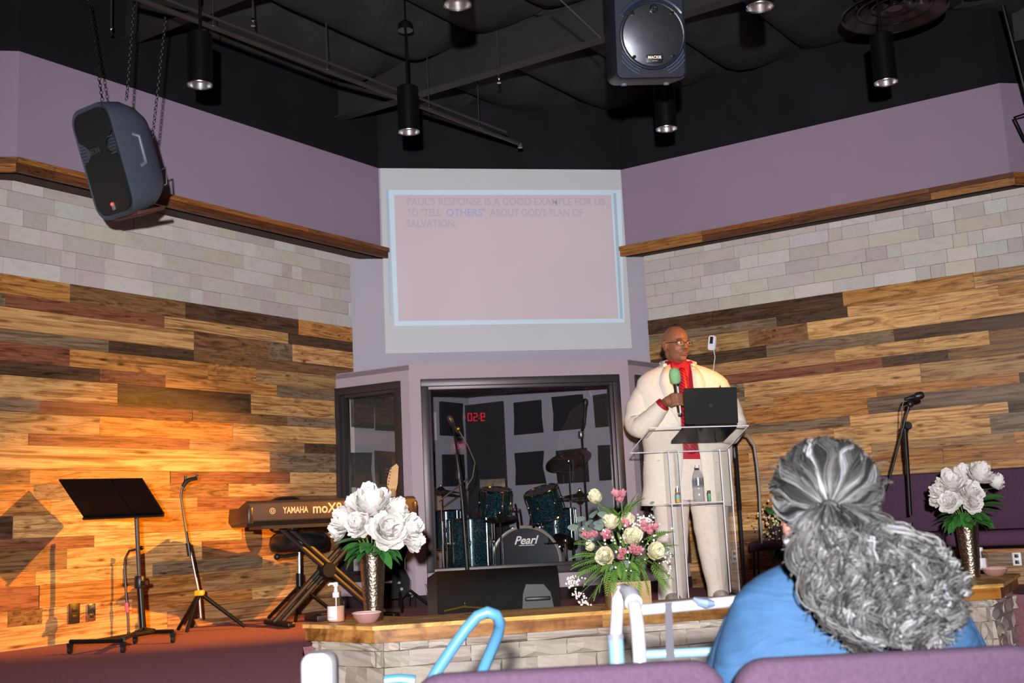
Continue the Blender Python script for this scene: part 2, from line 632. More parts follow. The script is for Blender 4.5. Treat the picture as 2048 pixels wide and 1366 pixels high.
def stone_rows(par, p, d, n, ang, s0, s1, z0, z1, nrow):
    h = (z1 - z0) / nrow
    for i in range(nrow):
        s = s0 - RNG.uniform(0, 0.2)
        while s < s1:
            L = RNG.choice([0.10, 0.15, 0.2, 0.25, 0.3, 0.36])
            a, b = max(s, s0), min(s + L, s1)
            if b - a > 0.03:
                piece('brick', ubm, par, p, d, n, ang, a, b, z0 + i * h, z0 + (i + 1) * h, 0.018 + RNG.uniform(0, 0.004), jit(RNG.choice(STN), 0.05), 0.002)
            s += L


stone_rows(wl, PL, DL, NL, YC + AL, s_at(-170, 2.3, PL, DL), 1.90, LROW[0], 2.72, 6)
stone_rows(wr, PR, DR, NR, YC - AR, 0.0, s_at(2300, 2.3, PR, DR), RROW[0], 2.72, 6)

# ------------------------------------------------------------------ upper mauve fascia, black above it, timber shelves
FL = Vector((-1.003, 8.683, 0)); FR = Vector((0.97, 9.034, 0))
ZF0, ZF1, ZT = 2.70, 3.415, 4.25
FLc = Vector((-2.790, 6.195, 0)); FRc = Vector((3.467, 7.461, 0))


def fascia(name, p0, c, far, z0, z1, m):
    """bent upright slab from the screen wall to its corner and on to the side"""
    inn = (p0 - c).normalized()
    side = 1 if p0.x < c.x else -1
    back = Vector((0.06, 0.3, 0)) if True else None
    pts = [p0, c, far, far + Vector((0, 0.5, 0)), c + Vector((0.0, 0.5, 0)) + (c - p0).normalized() * 0.08, p0 + NC * -0.25]
    return struct(MB().prism([(k.x, k.y) for k in pts], z0, z1).build(name, m, smooth=0))


FLf, FRf = FLc - DC * 2.2, FRc + DC * 2.2
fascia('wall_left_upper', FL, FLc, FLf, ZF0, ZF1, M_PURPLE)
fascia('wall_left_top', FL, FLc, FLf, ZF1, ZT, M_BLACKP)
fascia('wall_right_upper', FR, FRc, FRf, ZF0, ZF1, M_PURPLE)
fascia('wall_right_top', FR, FRc, FRf, ZF1, ZT, M_BLACKP)


def shelf(name, p0, c, far, nrm):
    w = struct(MB().prism([(k.x, k.y) for k in (p0 + nrm * 0.03, c + (nrm + NC).normalized() * 0.03, far + NC * 0.03, far - NC * 0.12, c - (nrm + NC).normalized() * 0.12, p0 - nrm * 0.12)], ZF0 - 0.03, ZF0 + 0.0).build(name, MATS['dark_batten'], smooth=0))
    for a, b, n in ((p0, c, nrm), (c, far, NC)):
        d = (b - a).normalized()
        L = (b - a).length
        s = -0.03 if a is p0 else -0.02
        # a stack of two rough strips in several lengths
        while s < L + 0.02:
            l = min(RNG.uniform(0.5, 1.1), L + 0.03 - s)
            for k, (z0, z1, th) in enumerate(((ZF0 - 0.03, ZF0 + 0.018, 0.05), (ZF0 + 0.018, ZF0 + 0.052, 0.065))):
                o = bpy.data.objects.new('strip', unit)
                cc = a + d * (s + l / 2) + n * (th / 2 + 0.0)
                o.location = (cc.x, cc.y, (z0 + z1) / 2)
                o.rotation_euler = (0, 0, math.atan2(d.y, d.x))
                o.scale = (l - 0.002, th, z1 - z0)
                o.color = jit(RNG.choice(['8A5A34', '9C6638', '6E4429', 'A8743F']), 0.2)
                link(o, w)
            s += l


shelf('trim_1', FL, FLc, FLf, NL)
shelf('trim_2', FR, FRc, FRf, NR)

# ------------------------------------------------------------------ centre wall above the booth
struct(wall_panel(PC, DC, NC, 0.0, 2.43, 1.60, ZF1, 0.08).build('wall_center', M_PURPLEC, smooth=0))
struct(wall_panel(PC, DC, NC, 0.0, 2.43, ZF1, ZT, 0.08).build('wall_center_top', M_BLACKP, smooth=0))

# ------------------------------------------------------------------ drum booth
ZB = 1.738
BLc = Vector((-0.765, 8.142, 0)); BRc = Vector((0.866, 8.429, 0))
BLw = Vector((-1.369, 8.481, 0))
_d = hdir(R_(49.0))
_t = (PR - BRc).dot(NR) / _d.dot(NR)
BRw = BRc + _d * _t
DBL, DBR = (BLc - BLw).normalized(), (BRw - BRc).normalized()
NBL, NBR = hn(DBL), hn(DBR)


def framed_wall(name, p, d, n, L, s0, s1, z0, z1, t=0.11):
    mb = MB()
    for a, b, c, e in ((0, L, 0, z0), (0, L, z1, ZB), (0, s0, z0, z1), (s1, L, z0, z1)):
        if b - a > 0.004:
            q = [p + d * a, p + d * b, p + d * b - n * t, p + d * a - n * t]
            mb.prism([(k.x, k.y) for k in q], c, e)
    return struct(mb.build(name, M_PURPLE2, smooth=0))


def window(name, p, d, n, s0, s1, z0, z1, fw=0.055):
    par = struct(MB().build(name, M_FRAME)) if False else None
    ang = math.atan2(d.y, d.x)
    root = bpy.data.objects.new(name, None)
    root.location = p
    root.rotation_euler = (0, 0, ang)
    link(root)
    root['kind'] = 'structure'
    f = MB()
    w, h = s1 - s0, z1 - z0
    for k, (wd, y0, y1) in enumerate(((fw, -0.018, 0.05), (fw + 0.022, 0.012, 0.09))):
        for c, dd in (((s0 + w / 2, 0, z0 + wd / 2), (w, 0, wd)), ((s0 + w / 2, 0, z1 - wd / 2), (w, 0, wd)),
                      ((s0 + wd / 2, 0, z0 + h / 2), (wd, 0, h - 2 * wd)), ((s1 - wd / 2, 0, z0 + h / 2), (wd, 0, h - 2 * wd))):
            f.box((c[0], (y0 + y1) / 2, c[2]), (dd[0], y1 - y0, dd[2]), bev=0.004)
    f.build('frame', M_FRAME, root)
    g = MB().add([(s0 + 0.06, 0.06, z0 + 0.06), (s1 - 0.06, 0.06, z0 + 0.06), (s1 - 0.06, 0.06, z1 - 0.06), (s0 + 0.06, 0.06, z1 - 0.06)], [(0, 1, 2, 3)])
    g.build('pane', M_GLASS, root, 0)
    return root


LF = (BRc - BLc).length
framed_wall('wall_booth', BLc, DC, NC, LF, 0.083, 1.582, 0.187, 1.626)
window('window_1', BLc, DC, NC, 0.083, 1.582, 0.187, 1.626)
LL = (BLc - BLw).length
framed_wall('wall_booth_left', BLw, DBL, NBL, LL, 0.0, LL - 0.075, 0.187, 1.626)
window('window_2', BLw, DBL, NBL, 0.0, LL - 0.075, 0.187, 1.626)
LR = (BRw - BRc).length
framed_wall('wall_booth_right', BRc, DBR, NBR, LR, 0.075, LR, 0.187, 1.626)
window('window_3', BRc, DBR, NBR, 0.075, LR, 0.187, 1.626)
roof = [BLw, BLc, BRc, BRw, PR - NR * 0.05, PC]
struct(MB().prism([(k.x, k.y) for k in roof], ZB - 0.04, ZB - 0.004).build('trim_3', M_PURPLE2, smooth=0))
# baseboards
for nm, p, d, n, L in (('baseboard_front', BLc, DC, NC, LF), ('baseboard_left', BLw, DBL, NBL, LL), ('baseboard_right', BRc, DBR, NBR, LR)):
    struct(wall_panel(p, d, n, 0.0, L, 0.001, 0.085, 0.012, 0.012).build(nm, M_BASE, smooth=0))
# inside of the booth: the building's corner
INR = PR + NR * 0.17
CORN = Vector((-0.42, 9.80, 0))
struct(wall_panel(PL, DL, NL, (BLw - PL).dot(DL) + 0.05, (CORN - PL).dot(DL) + 0.1, 0.0, 1.70, 0.08, -0.03).build('wall_booth_inner_left', M_INT, smooth=0))
struct(wall_panel(INR, DR, NR, (CORN - INR).dot(DR), (BRw - INR).dot(DR) - 0.12, 0.0, 1.70, 0.08, 0.0).build('wall_booth_inner_right', M_INT, smooth=0))
q = [BLw + NL * -0.02, BLc - NC * 0.1, BRc - NC * 0.1, BRw, CORN]
struct(MB().prism([(k.x, k.y) for k in q], 1.655, 1.69).build('ceiling_booth', M_INTC, smooth=0))

# ------------------------------------------------------------------ ceiling
ce = struct(MB().box((0, 3.5, 4.16), (16, 18, 0.1)).build('ceiling', M_BLACKP, smooth=0))
bw = 0.58
nseg = 14


def batt_mesh(L, sag, seed):
    r = random.Random(seed)
    mb = MB()
    rings = []
    for i in range(9):
        t = i / 8
        e = min(1, 6 * t, 6 * (1 - t)) ** 0.5
        ring = []
        for j in range(nseg + 1):
            u = j / nseg
            z = -sag * (0.25 + 0.75 * e) * math.sin(math.pi * u) ** 0.7 + r.uniform(-0.003, 0.003)
            ring.append(((u - 0.5) * bw, (t - 0.5) * L, z))
        ring += [(bw / 2, (t - 0.5) * L, 0.04), (-bw / 2, (t - 0.5) * L, 0.04)]
        rings.append(ring)
    mb.loft(rings)
    me = mb.mesh('insulation_batt', 60)
    me.materials.append(M_BATT)
    return me


BM = [batt_mesh(1.86, s, k) for k, s in enumerate((0.15, 0.19, 0.12))]
BEAM0 = Vector((-0.59, 7.95, 0))
c0 = BEAM0.dot(DL)
for k in range(-9, 14):
    for j in range(-2, 3):
        c = DR * (BEAM0.dot(DR) + k * (bw + 0.02) + 0.18) + DL * (c0 + 0.95 + 1.9 * j)
        # DL and DR are nearly square to each other; solve for the exact point
        A = Matrix(((DL.x, DL.y), (DR.x, DR.y))).inverted()
        xy = A @ Vector((c0 + 0.95 + 1.9 * j, BEAM0.dot(DR) + k * (bw + 0.02) + 0.18))
        if not (-4.5 < xy.x < 5.5 and 3.2 < xy.y < 10.2): continue
        o = bpy.data.objects.new('insulation_batt', RNG.choice(BM))
        o.location = (xy.x, xy.y, 4.03)
        o.rotation_euler = (0, 0, math.atan2(DL.y, DL.x) - math.pi / 2)
        link(o, ce)
for j in range(-2, 2):
    A = Matrix(((DL.x, DL.y), (DR.x, DR.y))).inverted()
    xy = A @ Vector((c0 + 1.9 * j, BEAM0.dot(DR) + 0.6))
    mb = MB(T(xy.x, xy.y, 0) @ RZ(YC - AR))
    mb.box((0, 0, 3.86), (11, 0.012, 0.30)).box((0, 0, 3.715), (11, 0.10, 0.012))
    mb.build('ceiling_beam', mat('black_beam_paint', '222122', 0.6, var=0.1), ce, 0)

# ------------------------------------------------------------------ stone knee wall at the stage front with its timber cap
kw = struct(MB().prism([(k.x, k.y) for k in (K2 + Vector((0.1, 0.04, 0)), K0 + Vector((0.06, 0.13, 0)), K1 + Vector((-0.1, 0.12, 0)), K3 + Vector((-0.14, -0.03, 0)), K3 + Vector((-0.4, 0.1, 0)), K1 + Vector((-0.25, 0.4, 0)), K0 + Vector((0.15, 0.4, 0)), K2 + Vector((0.25, 0.25, 0)))], -0.55, ZC - 0.02).build('wall_knee', M_BACK, smooth=0))


def rough_block(seed):
    r = random.Random(seed)
    bm = bmesh.new()
    bmesh.ops.create_cube(bm, size=1)
    bmesh.ops.subdivide_edges(bm, edges=bm.edges[:], cuts=2, use_grid_fill=True)
    for v in bm.verts:
        if v.co.y < -0.4:
            v.co.y += r.uniform(-0.28, 0.22)
        v.co += Vector((r.uniform(-0.012, 0.012), 0, r.uniform(-0.03, 0.03)))
    me = MB().bm(bm).mesh('rough_stone', 0)
    me.materials.append(M_STONE)
    return me


RBK = [rough_block(k) for k in range(8)]
STK = ['AFA59A', 'A99E92', 'B8AEA4', 'A49A91', 'B1A496', 'A9A29C', 'B4ABA1']
for a, b in ((K2 + Vector((0.09, 0.03, 0)), K0 + Vector((0.045, 0.115, 0))), (K0 + Vector((0.04, 0.115, 0)), K1 + Vector((-0.08, 0.105, 0))), (K1 + Vector((-0.085, 0.10, 0)), K3 + Vector((-0.13, -0.04, 0)))):
    d = (b - a).normalized()
    n = hn(d)
    L = (b - a).length
    z = ZC - 0.082
    for h in (0.04, 0.075, 0.095, 0.09, 0.10, 0.10):
        s = -0.01 - RNG.uniform(0, 0.1)
        while s < L:
            l = RNG.choice([0.14, 0.18, 0.24, 0.3, 0.36])
            s0, s1 = max(s, -0.012), min(s + l, L + 0.012)
            if s1 - s0 > 0.03:
                piece('stone', RNG.choice(RBK), kw, a, d, n, math.atan2(d.y, d.x), s0, s1, z - h, z, 0.045 + RNG.uniform(0, 0.012), jit(RNG.choice(STK), 0.08), 0.003)
            s += l
        z -= h
# cap: thin lip over a fascia board, mitred at both corners
def miter_strip(pts, o0, o1, z0, z1):
    """strip along a polyline between two offsets (to the front is positive)"""
    def off(o):
        res = []
        for i, p in enumerate(pts):
            ns = []
            if i > 0: ns.append(hn((p - pts[i - 1]).normalized()))
            if i < len(pts) - 1: ns.append(hn((pts[i + 1] - p).normalized()))
            m = sum(ns, Vector()) / len(ns)
            m = m / m.length_squared
            res.append(p + m * o)
        return res
    A, B = off(o0), off(o1)
    out = []
    for i in range(len(pts) - 1):
        out.append([A[i], A[i + 1], B[i + 1], B[i]])
    return out


cap = bpy.data.objects.new('trim_4', None); link(cap); struct(cap)
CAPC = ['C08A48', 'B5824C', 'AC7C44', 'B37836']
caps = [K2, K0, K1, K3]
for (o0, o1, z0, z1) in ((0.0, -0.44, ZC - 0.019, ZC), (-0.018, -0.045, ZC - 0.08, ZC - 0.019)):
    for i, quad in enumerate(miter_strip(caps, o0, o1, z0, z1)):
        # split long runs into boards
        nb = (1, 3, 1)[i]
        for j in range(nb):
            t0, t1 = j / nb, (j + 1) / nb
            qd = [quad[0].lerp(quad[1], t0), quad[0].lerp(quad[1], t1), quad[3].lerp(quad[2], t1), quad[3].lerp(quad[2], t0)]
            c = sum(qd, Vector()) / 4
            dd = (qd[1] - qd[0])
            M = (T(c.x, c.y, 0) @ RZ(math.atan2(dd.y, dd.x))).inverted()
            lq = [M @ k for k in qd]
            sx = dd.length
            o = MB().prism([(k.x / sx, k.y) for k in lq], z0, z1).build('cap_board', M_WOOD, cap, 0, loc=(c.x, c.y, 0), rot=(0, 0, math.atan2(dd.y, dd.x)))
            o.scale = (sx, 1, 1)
            o.color = jit(CAPC[(i + j) % 4] if o1 > -0.3 else ('E8B566', 'E2AE62', 'EBBB70')[j % 3], 0.05)  # top boards coloured lighter to make up for the little light they catch
# hall behind the camera: dark end wall that the booth glass mirrors
struct(MB().box((0, -5.6, 1.8), (16, 0.1, 4.8)).build('wall_back', mat('dim_end_wall', '6E6668', 0.8), smooth=0))
# ------------------------------------------------------------------ projection screen with its faint slide
SROT = (0, 0, YC)
SORG = PC + DC * 0.268


def on_c(px, py, off=0.012):
    """picture point on the screen wall -> local x, z of the screen"""
    P = onp(px, py, PC + NC * off, NC)
    return (P - SORG).dot(DC), P.z


scr = thing('projection_screen', SORG, 'wide white projection screen showing a faint pink slide above the drum booth', 'screen', YC)


def diffemit(name, color, e, rough=0.8):
    t = NT(name)
    c = lin(color)
    nz = t.noise(t.coords(), 0.9, 2)
    col = t.ramp(nz, [(0.3, tuple(k * 0.95 for k in c[:3])), (0.7, tuple(min(1, k * 1.05) for k in c[:3]))])
    p = t.pr(col, rough, 0, None, 0.2)
    t.l(col, p.inputs['Emission Color'])
    p.inputs['Emission Strength'].default_value = e
    return t.m


MB().box((0.994, -0.006, 2.66), (1.988, 0.012, 1.504)).build('sheet', mat('matte_white_screen', 'C2C3C6', 0.8, var=0.02, scale=1.5), scr, 0)
Q = [on_c(*p) for p in ((788, 390), (1222, 390), (1237, 637), (797, 642))]
MB().add([(x, -0.0135, z) for x, z in Q], [(0, 1, 2, 3)]).build('projected_slide', diffemit('projected_pink', 'C6B7BE', 0.06), scr, 0)
O = [on_c(*p) for p in ((777, 380), (1242, 380), (1249, 645), (789, 652))]
I_ = [on_c(*p) for p in ((788, 390), (1222, 390), (1237, 637), (797, 642))]
vs = [(x, -0.0133, z) for x, z in O] + [(x, -0.0133, z) for x, z in I_]
MB().add(vs, [(k, (k + 1) % 4, 4 + (k + 1) % 4, 4 + k) for k in range(4)]).build('projected_border', diffemit('projected_pale_blue', 'C3D4E2', 0.10), scr, 0)
for a in (((772, 380), (777, 380), (783, 632), (778, 632)), ((1226, 386), (1232, 386), (1246, 638), (1240, 638))):
    MB().add([(x, -0.0142, z) for x, z in [on_c(*p) for p in a]], [(0, 1, 2, 3)]).build('projected_edge', diffemit('projected_grey_blue', 'A9BACB', 0.05), scr, 0)
M_PT = diffemit('projected_lettering', 'B6ABB6', 0.05)
M_PT2 = diffemit('projected_blue_lettering', 'A9A9CC', 0.05)
for body, py, x0, x1, m_ in (("PAUL'S RESPONSE IS A GOOD EXAMPLE FOR US", 404, 813, 1208, M_PT), ('TO "TELL', 426, 813, 882, M_PT), ('OTHERS"', 426, 892, 970, M_PT2), ("ABOUT GOD'S PLAN OF", 426, 980, 1166, M_PT), ('SALVATION.', 448, 813, 912, M_PT)):
    a, b = on_c(x0, py), on_c(x1, py)
    o = txt(body, 'lettering', m_, scr, 0.085, Matrix(), 0.0001, True, 'LEFT')
    w = max(v.co.x for v in o.data.vertices) - min(v.co.x for v in o.data.vertices)
    o.data.transform(T(a[0], -0.0145, (a[1] + b[1]) / 2) @ FRONT @ SCL((b[0] - a[0]) / w, 1, 1))

# ------------------------------------------------------------------ pendant can lights
M_CAN = mat('black_lamp_enamel', '0B0B0D', 0.3, 0.2, var=0.05)
M_REFL = mat('brushed_reflector', 'E4E2E4', 0.25, 1.0, var=0.04, scale=40)
PEND = [(400, 170, 'leftmost black can pendant lamp, above the hanging grey loudspeaker'), (818, 264, 'black can pendant lamp hanging on a thin stem before the screen'),
        (915, 9, 'black can pendant lamp cut by the top edge, left of the round-grille loudspeaker'), (1333, 258, 'black can pendant lamp hanging below the round-grille loudspeaker'),
        (1520, 14, 'black can pendant lamp cut by the top edge, right of the round-grille loudspeaker'), (1772, 165, 'black can pendant lamp hanging below the round ceiling diffuser')]
pend0 = None
for px, py, lab in PEND:
    p = atz(px, py, 3.1)
    if pend0 is None:
        t = pend0 = thing('pendant_lamp', p, lab, 'lamp', 0, 'black can pendant lamps')
        MB().lathe([(0.066, 0.0), (0.07, 0.002), (0.07, 0.30), (0.05, 0.312), (0.012, 0.318)], 28, cap=(False, True)).build('can', M_CAN, t)
        MB().lathe([(0.0705, -0.003), (0.0715, 0.0), (0.067, 0.006), (0.066, 0.002)], 28, cap=(False, False)).build('rim', M_REFL, t)
        MB().lathe([(0.067, 0.002), (0.06, 0.05), (0.046, 0.10), (0.02, 0.135), (0.004, 0.14)], 28, cap=(False, True)).build('reflector', M_REFL, t)
        MB().tube([(0, 0, 0.31), (0, 0, 0.72)], 0.008, 8).build('stem', M_CAN, t)
        MB().lathe([(0.05, 0.70), (0.05, 0.74), (0.03, 0.76)], 20).build('canopy', M_CAN, t)
        MB().tube([(0, 0, 0.75), (0, 0, 1.02)], 0.006, 6).build('hanger_rod', M_CAN, t)
    else:
        t = copy_tree(pend0)
        t.location = p
        t['label'] = lab

# ------------------------------------------------------------------ round ceiling diffuser
p = atz(1790, 26, 3.66)
t = thing('ceiling_diffuser', p, 'large round metal air diffuser with nested cones in the black ceiling', 'air vent')
M_DUCT = mat('dark_duct_metal', '4A4448', 0.3, 0.9, var=0.15)
for k, (r0, r1, z0, z1) in enumerate(((0.33, 0.24, 0.0, 0.07), (0.23, 0.15, 0.02, 0.08), (0.14, 0.06, 0.035, 0.09))):
    MB().lathe([(r0, z0), (r0 + 0.006, z0 + 0.006), (r1 + 0.01, z1), (r1, z1 - 0.004), (r0 - 0.02, z0 + 0.004)], 40, cap=(False, False)).build('cone', M_DUCT, t)
MB().lathe([(0.2, 0.05), (0.2, 0.5)], 32, cap=(False, True)).build('duct_collar', M_BLACK, t)
MB().lathe([(0.05, 0.03), (0.03, 0.045), (0.03, 0.09)], 20).build('hub', M_DUCT, t)
for a in range(3):
    MB(RZ(a * 2.1)).box((0.12, 0, 0.055), (0.2, 0.012, 0.01)).build('spoke', M_DUCT, t)

# ------------------------------------------------------------------ ceiling pipe with a conduit and hangers
A, B = atz(262, -8, 3.55), atz(1040, 288, 3.47)
t = thing('ceiling_pipe', A, 'long thin black pipe and conduit running under the black ceiling', 'pipe')
d = B - A
M_PIPE = mat('dark_painted_pipe', '35312F', 0.5, 0.2)
MB().tube([Vector(), d], 0.016, 10).build('pipe', M_PIPE, t)
MB().tube([Vector((0.05, -0.01, 0.035)), d * 0.93 + Vector((0.05, -0.01, 0.03))], 0.010, 8).build('conduit', M_PIPE, t)
for k in (0.16, 0.42, 0.70, 0.86):
    q = d * k
    MB().tube([q + Vector((0, 0, -0.02)), q + Vector((0, 0, 0.45))], 0.004, 6).torus(q, 0.022, 0.005, 12, 6, M=None).build('hanger', M_PIPE, t)
MB().tube([d, d + Vector((0.0, 0, -0.03))], 0.02, 10).build('end_cap', mat('galvanised_steel', '8A8A8C', 0.35, 0.9), t)
# ------------------------------------------------------------------ loudspeakers
M_GREYCAB = mat('slate_grey_cabinet', '3C424E', 0.5, var=0.06, bump=0.15, bscale=120)
M_GRILLE = mat('black_perforated_grille', '0C0C0D', 0.6, var=0.2, scale=200)
M_NAVY = mat('black_moulded_cabinet', '1D2029', 0.38, var=0.08, bump=0.1, bscale=150)


def rrect(w, h, r, n=5, x0=0, z0=0):
    out = []
    for cx, cz, a0 in ((w / 2 - r, h / 2 - r, 0), (-w / 2 + r, h / 2 - r, 90), (-w / 2 + r, -h / 2 + r, 180), (w / 2 - r, -h / 2 + r, 270)):
        for k in range(n + 1):
            a = R_(a0 + 90 * k / n)
            out.append((x0 + cx + r * math.cos(a), z0 + cz + r * math.sin(a)))
    return out


c = aty(262, 316, 6.05)
t = thing('hanging_loudspeaker', c, 'grey moulded loudspeaker with black grille hanging tilted on chains at left', 'loudspeaker', rot=(R_(20), R_(3), R_(-40)))
t.rotation_mode = 'XYZ'
rings = []
for y, w, h, r, dz in ((-0.195, 0.40, 0.655, 0.10, 0), (-0.205, 0.425, 0.685, 0.11, 0), (-0.185, 0.43, 0.69, 0.11, 0), (-0.06, 0.425, 0.675, 0.13, 0), (0.03, 0.37, 0.61, 0.13, 0), (0.085, 0.30, 0.53, 0.12, 0), (0.105, 0.24, 0.45, 0.1, 0)):
    rings.append([(x, y, z + dz) for x, z in rrect(w, h, r)])
MB().loft(rings).build('cabinet', M_GREYCAB, t, 50)
# grille: a plate whose sides are scooped in
def hw(z):
    a = abs(z)
    w = 0.1875 if a < 0.23 else 0.1875 - 0.085 + math.sqrt(max(0, 0.085 ** 2 - (a - 0.23) ** 2))
    for z0, z1, zz in ((0.015, 0.155, 0.07),):
        if z0 < z < z1: w = min(w, 0.085 + 0.1025 * min(1, abs(z - zz) / ((z1 - zz) if z > zz else (zz - z0))) ** 1.8)
    return w


zs = [-0.315 + 0.63 * k / 60 for k in range(61)]
MB().loft([[(-hw(z), -0.209, z), (hw(z), -0.209, z), (hw(z), -0.19, z), (-hw(z), -0.19, z)] for z in zs]).build('grille', M_GRILLE, t, 0)
for s in (-1, 1):
    v = MB()
    for k in range(6):
        v.box((s * (0.165 - 0.008 * abs(k - 2.5) * 0.3), -0.209, 0.03 + 0.02 * k), (0.07 - abs(k - 2.2) * 0.008, 0.006, 0.008), bev=0.002)
    v.build('vent', M_GREYCAB, t)
MB().box((0.0, -0.212, -0.27), (0.028, 0.01, 0.05), bev=0.003).build('badge', mat('silver_badge', '9A9CA2', 0.3, 0.8), t)
MB().ell((0.0, -0.219, -0.258), 0.009).build('power_light', emis('red_led', 'FF2A1A', 6.0), t)
txt('EON', 'lettering', mat('dim_silver_print', '55585E', 0.4, 0.6), t, 0.05, T(-0.03, -0.2105, 0.075) @ FRONT, 0.0005, True)
MB().tube([(0.208, -0.09, 0.12), (0.217, -0.05, 0.10), (0.217, -0.05, -0.06), (0.208, -0.09, -0.08)], 0.012, 8).build('handle', mat('slate_grey_handle', '5A616E', 0.45), t)
MB().box((0, -0.05, -0.345), (0.28, 0.2, 0.025), bev=0.008).build('foot', mat('rust_brown_rubber', '4A2A24', 0.6), t)
MB().tube([(0.05, 0.10, -0.12), (0.08, 0.17, -0.10), (0.06, 0.16, -0.2), (0.03, 0.10, -0.22)], 0.008, 8).build('power_plug', M_BLACKPL, t)
M_CHAIN = mat('dark_steel_chain', '2A282B', 0.4, 0.7)
t.scale = (0.9, 0.9, 0.9)
Minv = (Matrix.Translation(c) @ t.rotation_euler.to_matrix().to_4x4() @ SCL(0.9, 0.9, 0.9)).inverted()


def chain(a, b, parent):
    a, b = Vector(a), Vector(b)
    L = (b - a).length
    n = int(L / 0.026)
    mb = MB()
    q = (b - a).to_track_quat('Z', 'Y').to_matrix().to_4x4()
    for k in range(n):
        M = Matrix.Translation(a + (b - a) * ((k + 0.5) / n)) @ q @ RZ(k % 2 * math.pi / 2) @ RX(math.pi / 2) @ SCL(0.62, 1, 1)
        mb.torus((0, 0, 0), 0.0155, 0.0035, 8, 4, M=M)
    return mb.build('chain', M_CHAIN, parent, 60)


for (px, py, y), (qx, qy, z) in (((205, 202, 5.92), (176, 0, 4.0)), ((253, 200, 6.05), (272, -40, 4.0)), ((305, 275, 6.18), (332, 30, 4.0))):
    chain(Minv @ aty(px, py, y), Minv @ aty(qx, qy, y + 0.2), t)
# round-grille loudspeaker at the top edge
c = aty(1281, 85, 5.9)
t = thing('ceiling_loudspeaker', c, 'black loudspeaker with big round metal grille hanging at the top edge', 'loudspeaker', rot=(R_(13), R_(-2), R_(9)))
rings = []
for y, w, h, r in ((-0.18, 0.375, 0.64, 0.03), (-0.19, 0.39, 0.66, 0.04), (-0.16, 0.40, 0.67, 0.04), (0.02, 0.39, 0.66, 0.05), (0.19, 0.27, 0.56, 0.05)):
    rings.append([(x, y, z + 0.10) for x, z in rrect(w, h, r)])
MB().loft(rings).build('cabinet', M_NAVY, t, 40)
M_SILV = mat('brushed_steel_grille', '6E7078', 0.28, 0.9, var=0.06, scale=30)
MB(T(0.012, -0.19, -0.0) @ RX(math.pi / 2)).lathe([(0.168, 0.0), (0.165, 0.012), (0.12, 0.022), (0.06, 0.027), (0.004, 0.028)], 48, cap=(True, True)).build('round_grille', M_SILV, t, 60)
MB(T(0.012, -0.19, -0.0) @ RX(math.pi / 2)).torus((0, 0, 0.004), 0.174, 0.009, 48, 8).build('ring', M_NAVY, t)
MB(T(0.012, -0.192, -0.0) @ RX(math.pi / 2)).torus((0, 0, 0.004), 0.20, 0.012, 28, 8, a0=R_(35), a1=R_(145)).build('horn_lip', mat('blue_black_plastic', '2B3346', 0.3), t)
MB().loft([[(x, -0.196, z + 0.31) for x, z in rrect(0.3, 0.16, 0.03)], [(x, -0.15, z + 0.31) for x, z in rrect(0.2, 0.09, 0.03)]]).build('horn', M_BLACKPL, t)
for s in (-1, 1):
    f = MB(T(0.012, -0.193, 0) @ RX(math.pi / 2))
    for k in range(3):
        f.torus((0, 0, 0), 0.187 + 0.016 * k, 0.0035, 14, 6, a0=R_(-90 + s * 22) if s > 0 else R_(-155 + 6 * k), a1=R_(-90 + s * 65 - 6 * k) if s > 0 else R_(-112))
    f.build('fin', mat('grey_blue_fin', '46506A', 0.3), t)
MB().ell((-0.145, -0.193, 0.12), 0.006).build('power_light', emis('blue_led', '3A8CFF', 9.0), t)
MB(T(0.015, -0.218, 0.135) @ RX(math.pi / 2)).lathe([(0.022, 0), (0.022, 0.004)], 24).build('logo', M_CHROME, t)
txt('@', 'logo_mark', M_BLACKPL, t, 0.034, T(0.015, -0.2225, 0.136) @ FRONT, 0.0004, True)
MB().box((0.012, -0.213, -0.128), (0.092, 0.008, 0.044), bev=0.003).build('badge', M_BLACKPL, t)
txt('MACKIE', 'lettering', mat('white_print', 'F2E8DA', 0.4), t, 0.021, T(0.012, -0.2175, -0.121) @ FRONT, 0.0004, True)
txt('SRM450', 'lettering', mat('grey_print', '9A9AA0', 0.4), t, 0.009, T(0.012, -0.2175, -0.139) @ FRONT, 0.0004)
for x in (-0.12, 0.12): MB(T(x, -0.06, -0.245)).lathe([(0.016, 0), (0.02, 0.02)], 12).build('rubber_foot', mat('grey_rubber', '5A5C64', 0.6), t)
for sx, sz in ((-1, 1), (1, 1), (-1, -1), (1, -1)): MB(T(0.012 + sx * 0.11, -0.207, sz * 0.115) @ RX(math.pi / 2)).lathe([(0.010, 0), (0.009, 0.006)], 12).build('screw', M_BLACK, t)
Minv = (Matrix.Translation(c) @ t.rotation_euler.to_matrix().to_4x4()).inverted()
MB().tube([Minv @ aty(1202, 76, 5.95), Minv @ aty(1100, -20, 5.6)], 0.004, 6).build('stay_wire', mat('steel_wire', 'A8A8AE', 0.3, 0.9), t)
for s in (-1, 1): chain((s * 0.17, 0, 0.42), (s * 0.17, 0.1, 1.2), t)
